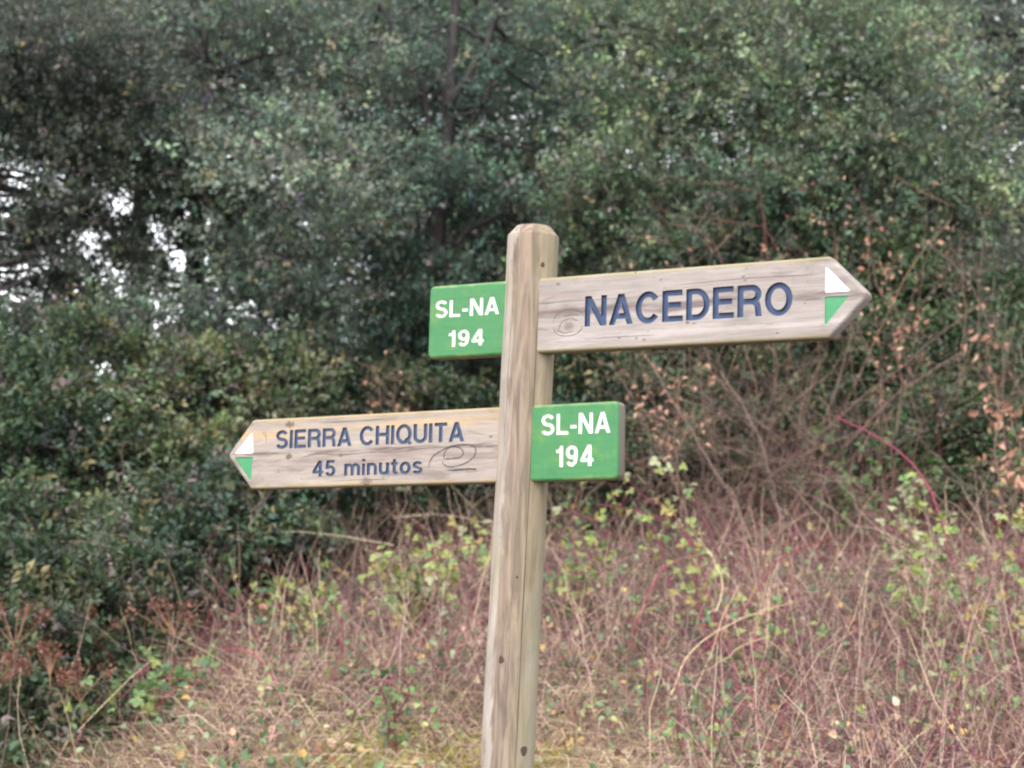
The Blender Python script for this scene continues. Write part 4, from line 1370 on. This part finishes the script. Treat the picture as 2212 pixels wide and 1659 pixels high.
bramble('tall bramble with pale lime leaves and dark red stem, right side', [[gpt(2000, 1500, 6.6), at(1990, 1300, 6.6), at(1985, 1180, 6.6), at(1980, 1060, 6.7)], [gpt(2010, 1500, 6.6), at(2030, 1230, 6.6), at(2040, 1120, 6.6)], [gpt(1990, 1500, 6.6), at(1950, 1260, 6.6), at(1940, 1130, 6.6)]], 64, 'plglp', 0.05, r=0.0035)
bramble('tall red-stemmed bramble at the edge with yellow-green leaves', [[gpt(2180, 1600, 6.2), at(2180, 1350, 6.2), at(2165, 1150, 6.3), at(2160, 1020, 6.3)], [gpt(2190, 1600, 6.2), at(2200, 1250, 6.2), at(2205, 1120, 6.2)], [gpt(2150, 1600, 6.2), at(2120, 1330, 6.2), at(2100, 1230, 6.2)]], 46, 'lgyp', 0.05, r=0.0035)
bramble('bright green bramble sprig in the thicket\'s shade', fan(1860, 8.6, [(1790, 930, 8.6), (1850, 960, 8.6), (1930, 950, 8.6), (1830, 1050, 8.5), (1780, 1080, 8.4), (1950, 1010, 8.6)]), 56, 'ggd', 0.056)
bramble('low bramble with small green leaves in the lower right', fan(1640, 6.2, [(1560, 1340, 6.3), (1660, 1330, 6.3), (1620, 1400, 6.0), (1740, 1380, 6.1), (1700, 1300, 6.5), (1560, 1240, 6.8)]), 44, 'gdpl', 0.04)
bramble('red bramble cane arching over the bank, almost leafless', [[gpt(2080, 1400, 7.2), at(2010, 1060, 7.4), at(1920, 960, 7.5), at(1800, 900, 7.6)], [gpt(1450, 1500, 6.6), at(1600, 1330, 6.6), at(1680, 1210, 6.7), at(1800, 1160, 6.8)], [gpt(1340, 1400, 6.8), at(1430, 1230, 6.8), at(1560, 1200, 6.9)]], 10, 'gy', 0.036, r=0.005)
bramble('purple-red bramble canes trailing over dry grass on the left', [[gpt(560, 1500, 6.2), at(480, 1450, 6.3), at(400, 1430, 6.4)], [gpt(640, 1560, 5.9), at(560, 1420, 6.2), at(440, 1400, 6.4)], [gpt(700, 1500, 6.2), at(740, 1370, 6.5), at(700, 1290, 6.8)]], 14, 'gl', 0.04, r=0.0045)
bramble('small bramble at the bottom right corner with scattered leaves', fan(2080, 5.6, [(2000, 1500, 5.6), (2120, 1480, 5.6), (2180, 1540, 5.4), (1960, 1580, 5.3), (2060, 1440, 5.8), (1880, 1530, 5.5)]), 44, 'gdlp', 0.036)
bramble('weedy bramble sprouting right of the post foot', fan(1500, 5.4, [(1440, 1500, 5.5), (1540, 1480, 5.5), (1600, 1540, 5.3), (1500, 1580, 5.2), (1660, 1500, 5.4)]), 40, 'gdl', 0.034)


def withered(label, tips, px, Y, n, size=0.034):
    n = int(n * 1.6)
    base = gpt(px, 1200, Y)
    root = empty('oak_sapling', base, label, 'sapling', 'saplings with withered leaves')
    P = []
    for (x, y, yy) in tips:
        e = at(x, y, yy)
        mid = (base + e) / 2 + RNG.normal(0, 0.08, 3)
        P.append(smooth_line([base, mid, e], 12, 0.012))
    P = np.array(P)
    for q in P:
        stem_obj('stem', q[None], 0.0032, 0.0014, [(0.15, 0.09, 0.075)], root, base, 5, True)
    Q = twigs_from(P[:, 5:], 60, 0.25)
    o = stem_obj('twigs', Q, 0.0014, 0.0008, [(0.17, 0.11, 0.085)], root, base, 3)
    o['kind'] = 'stuff'
    for i in range(n):
        if RNG.random() < 0.6:
            q = P[RNG.integers(0, len(P))][RNG.integers(8, 12)] + RNG.normal(0, 0.05, 3)
        else:
            q = Q[RNG.integers(0, len(Q))][RNG.integers(2, 5)]
        place_leaf('withered_leaf', DL[RNG.integers(0, 4)], q, norm(rand_dir(1)[0] + np.array([0, -0.2, -0.5])), norm(rand_dir(1)[0] + np.array([0, -0.8, 0.2])), size * RNG.uniform(0.5, 1.15), root, base)
    return root


withered('sapling with withered tan leaves around the arrow tip of NACEDERO', [(1870, 520, 8.6), (1920, 600, 8.6), (1990, 620, 8.6), (1850, 690, 8.6), (2010, 540, 8.7), (1940, 690, 8.5), (1790, 480, 8.7)], 1900, 8.7, 90)
withered('sapling with withered leaves poking over the NACEDERO board', [(1500, 500, 8.8), (1530, 540, 8.8), (1430, 460, 8.9), (1310, 580, 8.8), (1660, 570, 8.8), (1700, 540, 8.8)], 1560, 8.8, 34)
withered('sapling with withered leaves just under the NACEDERO board', [(1400, 820, 8.4), (1470, 830, 8.4), (1380, 870, 8.3), (1320, 790, 8.5), (1560, 800, 8.5), (1480, 760, 8.5)], 1520, 8.4, 70)
withered('sapling with rusty withered leaves at the very edge, beside the thicket', [(2190, 900, 7.6), (2160, 820, 7.7), (2200, 1020, 7.4), (2140, 740, 7.8), (2200, 960, 7.5)], 2230, 7.5, 54, 0.05)
withered('low withered sprig above the lower board, left of the post', [(830, 830, 9.6), (860, 815, 9.6), (800, 850, 9.6), (870, 850, 9.6)], 840, 9.6, 30)
withered('sapling with a few withered leaves high in the thicket', [(2020, 430, 9.0), (2120, 470, 9.0), (2080, 560, 8.9), (1850, 420, 9.1)], 2060, 9.0, 26)

# wild rose canes with red hips in front of the olive-green oak
base = gpt(1700, 1200, 9.2)
rose = empty('wild_rose', base, 'wild rose with long thin red canes and a few red hips above NACEDERO', 'wild rose')
RC = []
for pts in ([(1700, 900), (1660, 600), (1640, 425), (1540, 395), (1430, 378)], [(1720, 900), (1690, 560), (1600, 480), (1470, 470), (1400, 440)], [(1730, 880), (1640, 420), (1590, 310), (1520, 260)],
            [(1760, 900), (1800, 560), (1775, 470), (1770, 420)], [(1690, 900), (1560, 560), (1440, 480), (1410, 445)], [(1780, 900), (1990, 540), (2080, 470), (1930, 380)]):
    q = smooth_line([base] + [at(x, y, 9.2 - 0.1 * i) for i, (x, y) in enumerate(pts[1:])], 14, 0.008)
    RC.append(q)
    stem_obj('cane', q[None], 0.003, 0.0014, [(0.18, 0.075, 0.07), (0.2, 0.11, 0.085)], rose, base, 5, True)
M_HIP = plain('rose_hip', (0.22, 0.025, 0.035), 0.3, 0.2)
bmh = bmesh.new()
bmesh.ops.create_icosphere(bmh, subdivisions=1, radius=0.0065)
for v in bmh.verts:
    v.co.z *= 1.35
    if v.co.z < -0.009:
        v.co.z -= 0.003
hip = bpy.data.meshes.new('rose_hip')
bmh.to_mesh(hip)
bmh.free()
hip.materials.append(M_HIP)
for (x, y) in ((1755, 398), (1735, 410), (1700, 468)):
    o = link('rose_hip', hip, rose, at(x, y, 8.7) - base)

# rusty dried seed heads among the shrubs at the lower left
G_RU = 'rusty dried seed heads among the shrubs'
for (px, py, Y, sz, lab) in ((230, 1205, 7.5, 0.075, 'small rusty seed head, topmost, among the dark shrubs'), (375, 1305, 6.5, 0.10, 'broad rusty seed head nearest to the bramble mounds'), (50, 1310, 6.35, 0.095, 'rusty seed head at the picture edge, upper one'),
                             (30, 1400, 5.95, 0.085, 'rusty seed head at the picture edge, second from top'), (110, 1390, 6.15, 0.07, 'rusty seed head right of two at the edge'), (160, 1445, 5.9, 0.07, 'small rusty seed head lowest of the cluster'), (200, 1320, 6.65, 0.06, 'faint rusty seed head midway along the row')):
    base = gpt(px, py, Y)
    root = empty('dried_flower', base, lab, 'dried flower', G_RU)
    top = at(px, py + 20, Y)
    q = smooth_line([base, (base + top) / 2 + RNG.normal(0, 0.03, 3), top], 10, 0.004)
    stem_obj('stem', q[None], 0.003, 0.002, [(0.28, 0.16, 0.11)], root, base, 5, True)
    n = 170
    cl_ = RNG.normal(0, 1, (7, 3)) * np.array([sz * 0.62, sz * 0.5, sz * 0.3])
    sp = cl_[RNG.integers(0, 7, n)] + RNG.normal(0, sz * 0.2, (n, 3))
    V, F, T = leaf_batch(top - base + sp, rand_dir(n) + [0, 0, 0.6], rand_dir(n), np.full(n, 0.017), np.full(n, 0.012), tint_of([(0.16, 0.062, 0.042), (0.20, 0.09, 0.06), (0.12, 0.05, 0.038)], n))
    o = link('seed_head', make_mesh('seed_head', V, F, M_LEAF, T), root)
    o['kind'] = 'stuff'
    # rays that carry the head
    m = 16
    t = np.linspace(0, 1, 4)[None, :, None]
    e = sp[:m]
    Q = (q[-3] - base)[None, None, :] * (1 - t) + (top - base + e)[:, None, :] * t
    stem_obj('rays', Q + base, 0.0012, 0.0008, [(0.3, 0.16, 0.1)], root, base, 3)

# long dry stalks lying through the undergrowth
G_ST = 'long dry stalks in the undergrowth'
for pts, r0, col, lab in (
        ([(850, 1178, 7.9), (760, 1162, 7.9), (660, 1150, 8.0), (580, 1148, 8.0), (538, 1156, 8.0)], 0.0036, (0.5, 0.4, 0.3), 'long pale stalk lying across the shade below 45 minutos'),
        ([(1050, 1130, 8.2), (960, 1112, 8.2), (860, 1116, 8.3)], 0.003, (0.42, 0.32, 0.25), 'short pale stalk left of the post, over the bramble mound'),
        ([(1450, 1500, 5.9), (1500, 1400, 6.0), (1620, 1330, 6.1), (1720, 1300, 6.2)], 0.004, (0.42, 0.31, 0.20), 'bent straw stalk crossing the bank right of the post'),
        ([(1700, 1420, 6.0), (1640, 1380, 6.0), (1540, 1440, 5.8), (1440, 1490, 5.6)], 0.0035, (0.40, 0.29, 0.19), 'bowed straw stalk lowest right of the post'),
        ([(1548, 1320, 6.4), (1560, 1260, 6.5), (1530, 1190, 6.6), (1505, 1160, 6.6)], 0.004, (0.42, 0.34, 0.22), 'curled straw blade standing on the bank, right of the post'),
        ([(60, 1175, 7.4), (170, 1170, 7.4), (250, 1185, 7.4)], 0.0035, (0.42, 0.35, 0.27), 'pale stalk across the dark shrubs at the left edge')):
    P3 = [at(x, y, yy) for x, y, yy in pts]
    base = P3[0].copy()
    q = smooth_line(P3, 14, 0.0018)
    root = empty('dry_stalk', base, lab, 'stalk', G_ST)
    stem_obj('stem', q[None], r0 * 0.75, r0 * 0.3, [col], root, base, 5, True)
    n = 14
    i = RNG.integers(8, 14, n)
    V, F, T = leaf_batch(q[i] - base, rand_dir(n) * 0.5 + norm(q[-1] - q[-3]), rand_dir(n), RNG.uniform(0.02, 0.06, n), np.full(n, 0.006), tint_of([col], n))
    link('husk', make_mesh('husk', V, F, M_LEAF, T), root)['kind'] = 'stuff'

# ------------------------------------------------------------------ ground cover of the bank
def bank_points(n, xlo, xhi, ylo, yhi, keep=None):
    """Random ground points in the strip, evenly over the picture rather than the plan."""
    y = ylo * (yhi / ylo) ** RNG.random(n)
    x = RNG.uniform(xlo, xhi, n) * y
    m = np.ones(n, bool) if keep is None else keep(x, y)
    x, y = x[m], y[m]
    return np.stack([x, y, gz(x, y)], -1)


def patch(x, y, f=1.0, s=0.0):
    return 0.5 + 0.5 * np.sin(2.1 * f * x + 1.3 * np.sin(1.7 * f * y + s) + s) * np.sin(1.9 * f * y - 0.8 * np.sin(1.3 * f * x) + 2 * s)


def grass_mask_(x, y):
    """How grassy (straw) a place is: the lower middle and left of the bank."""
    return sstep(6.8, 5.5, y) * sstep(0.75, 0.0, x - 0.05 * y) * sstep(-0.30, -0.2, x / y) * 0.85 + 0.1


def grass_mask(x, y):
    return np.clip(grass_mask_(x, y) * (0.75 + 0.5 * patch(x, y, 1.7, 2.1)), 0, 1)


def blades(pts, lo, hi, w, cols, lean=0.8, bend=0.5, name='grass'):
    n = len(pts)
    L_ = RNG.uniform(lo, hi, n)
    az = RNG.uniform(0, 2 * math.pi, n)
    d0 = norm(np.stack([np.cos(az) * lean, np.sin(az) * lean, np.ones(n)], -1) + RNG.normal(0, 0.2, (n, 3)))
    side = norm(np.cross(d0, RNG.normal(0, 1, (n, 3))))
    h1 = pts + d0 * (L_ * 0.55)[:, None]
    d1 = norm(d0 + np.stack([np.cos(az), np.sin(az), -np.ones(n) * 0.9], -1) * bend)
    h2 = h1 + d1 * (L_ * 0.45)[:, None]
    ww = (w * RNG.uniform(0.6, 1.4, n))[:, None]
    V = np.stack([pts - side * ww, pts + side * ww, h1 + side * ww * 0.8, h1 - side * ww * 0.8, h2], 1)
    b_ = np.arange(n)[:, None] * 5
    F_ = np.concatenate([b_ + [[0, 1, 2]], b_ + [[0, 2, 3]], b_ + [[3, 2, 4]]], 0)
    T_ = np.repeat(tint_of(cols, n), 5, axis=0)
    return V.reshape(-1, 3), F_, T_


# straw-coloured grass
p = bank_points(110000, -0.42, 0.42, 4.3, 10.5, lambda x, y: RNG.random(len(x)) < grass_mask(x, y) * (0.4 + 0.8 * patch(x, y, 1.3)))
V, F, T = blades(p, 0.10, 0.30, 0.0018, [(0.36, 0.25, 0.175), (0.48, 0.37, 0.255), (0.27, 0.16, 0.135), (0.20, 0.115, 0.105), (0.40, 0.31, 0.17), (0.32, 0.215, 0.175), (0.50, 0.41, 0.285)], 1.1, 0.8)
tag(link('dry_grass', make_mesh('dry_grass', V, F, M_LEAF, T)), 'straw-coloured dry grass matted over the bank', 'grass', kind='stuff')
# green grass and moss
p = bank_points(60000, -0.42, 0.42, 4.3, 10.0, lambda x, y: RNG.random(len(x)) < np.clip(patch(x, y, 1.9, 1.7) - 0.5, 0, 1) * 1.6 * sstep(8.5, 5.5, y))
V, F, T = blades(p, 0.04, 0.13, 0.0020, [(0.17, 0.22, 0.06), (0.26, 0.29, 0.08), (0.12, 0.17, 0.05)], 0.9, 0.5)
tag(link('green_grass', make_mesh('green_grass', V, F, M_LEAF, T)), 'short yellow-green grass in patches on the bank', 'grass', kind='stuff')
MOSS = [(1190, 1540, 5.4, 0.12), (1150, 1500, 5.6, 0.08), (880, 1500, 5.6, 0.18), (960, 1560, 5.3, 0.16), (740, 1600, 5.2, 0.14), (1260, 1600, 5.1, 0.12)]
P_ = []
for (x, y, yy, r) in MOSS:
    c = at(x, y, yy)
    q = np.stack([c[0] + RNG.normal(0, r, 2000), yy + RNG.normal(0, r, 2000)], -1)
    P_.append(np.column_stack([q, gz(q[:, 0], q[:, 1])]))
V, F, T = blades(np.concatenate(P_), 0.04, 0.11, 0.003, [(0.38, 0.37, 0.06), (0.46, 0.44, 0.09), (0.30, 0.32, 0.07)], 0.8, 0.4)
tag(link('moss', make_mesh('moss', V, F, M_LEAF, T)), 'yellow-green moss cushions on the bank near the post', 'moss', kind='stuff')


def mat_of_stems(name, label, n0, dens, zlo, zhi, lo, hi, rlo, rhi, cols, sag):
    p = bank_points(n0, -0.40, 0.44, 4.6, 10.8, dens)
    n = len(p)
    az = RNG.uniform(0, 2 * math.pi, n)
    dr = norm(np.stack([np.cos(az), np.sin(az), RNG.uniform(zlo, zhi, n)], -1))
    L_ = RNG.uniform(lo, hi, n)
    t = np.linspace(0, 1, 5)[None, :, None]
    P3 = p[:, None, :] + dr[:, None, :] * L_[:, None, None] * t
    P3[:, :, 2] -= (RNG.uniform(0.1, 1.0, n) * sag * L_)[:, None] * t[:, :, 0] ** 2
    P3 = P3 + np.cumsum(RNG.normal(0, 0.02, P3.shape), axis=1) * L_[:, None, None] * 1.5
    P3[:, :, 2] = np.maximum(P3[:, :, 2], gz(P3[:, :, 0], P3[:, :, 1]) + 0.004)
    rad = np.linspace(1, 0.4, 5)[None, :] * RNG.uniform(rlo, rhi, n)[:, None]
    V, F = tubes(P3, rad, 3)
    T = np.repeat(tint_of(cols, n, 0.28), 15, axis=0)
    tag(link(name, make_mesh(name, V, F, M_STEM, T)), label, 'undergrowth', kind='stuff')


def stem_dens(x, y):
    return RNG.random(len(x)) < np.clip(1.08 - 1.15 * grass_mask(x, y), 0.04, 1) * sstep(-0.36, -0.12, x / y + 0.012 * (y - 5)) * (0.35 + 0.8 * patch(x, y, 2.6, 0.9))


# dead bramble stems and bracken: a matted layer and a looser standing one
mat_of_stems('dead_stems', 'matted mauve-brown dead stems covering the bank', 17000, stem_dens, 0.05, 1.2, 0.15, 0.55, 0.0010, 0.0022, MAUVE + TAN[:1] + [(0.16, 0.08, 0.08), (0.20, 0.09, 0.09)], 0.9)
mat_of_stems('standing_stems', 'thin upright reddish stems standing out of the matted bank', 10000, stem_dens, 0.6, 3.5, 0.25, 0.75, 0.0010, 0.0023, MAUVE + REDC + TAN[:2] + BRUSH[:2], 0.5)


mat_of_stems('upright_stems', 'slim upright dead stalks, some dark and some straw pale, over the bank', 800, stem_dens, 3.0, 9.0, 0.25, 0.6, 0.0012, 0.0026, [(0.07, 0.035, 0.04), (0.11, 0.05, 0.055), (0.42, 0.31, 0.24), (0.36, 0.25, 0.22)], 0.15)


# low leafy shoots in tufts
def tufts(n_t, per, keep, lo, hi, size, cols, hgt):
    c = bank_points(n_t, -0.42, 0.44, 4.5, 10.6, keep)
    n = len(c)
    col = tint_of(cols, n, 0.25)
    off = RNG.normal(0, 1, (n, per, 3)) * np.array([0.045, 0.045, 0.0])
    P = c[:, None, :] + off
    P[:, :, 2] = gz(P[:, :, 0], P[:, :, 1]) + RNG.uniform(0.01, 1.0, (n, per)) * (hgt * RNG.uniform(0.4, 1.2, n))[:, None]
    m = n * per
    sz = RNG.uniform(lo, hi, m)
    cc = np.clip(np.repeat(col, per, 0) * (1 + RNG.normal(0, 0.2, (m, 1))), 0.01, 1)
    return leaf_batch(P.reshape(-1, 3), rand_dir(m) + [0, -0.2, 0.3], np.array([0, -0.5, 0.8]) + RNG.normal(0, 0.45, (m, 3)), sz, sz * RNG.uniform(0.65, 0.95, m), cc, 0.2, True)


V, F, T = tufts(2500, 9, lambda x, y: RNG.random(len(x)) < 0.12 + 0.9 * np.clip(patch(x, y, 2.3, 0.4) - 0.35, 0, 1), 0.014, 0.034, 1, [(0.09, 0.155, 0.07), (0.13, 0.20, 0.085), (0.19, 0.235, 0.13), (0.08, 0.13, 0.07), (0.20, 0.22, 0.09)], 0.22)
tag(link('ground_cover', make_mesh('ground_cover', V, F, M_LEAF, T)), 'small green leafy shoots scattered over the bank', 'leaves', kind='stuff')
V, F, T = tufts(900, 3, None, 0.018, 0.04, 1, [(0.36, 0.18, 0.12), (0.42, 0.30, 0.2), (0.22, 0.11, 0.09), (0.46, 0.30, 0.10)], 0.12)
tag(link('fallen_leaves', make_mesh('fallen_leaves', V, F, M_LEAF, T)), 'brown and orange fallen leaves caught in the dead stems', 'leaves', kind='stuff')
# leaf litter under the trees
p = bank_points(16000, -0.45, 0.45, 9.5, 20)
n = len(p)
p[:, 2] += 0.01
V, F, T = leaf_batch(p, rand_dir(n) * [1, 1, 0.3], np.array([0, 0, 1.0]) + RNG.normal(0, 0.4, (n, 3)), RNG.uniform(0.04, 0.08, n), RNG.uniform(0.025, 0.045, n), tint_of([(0.30, 0.17, 0.11), (0.24, 0.14, 0.1), (0.4, 0.25, 0.16)], n))
tag(link('leaf_litter', make_mesh('leaf_litter', V, F, M_LEAF, T)), 'brown leaf litter on the slope under the oaks', 'leaves', kind='stuff')
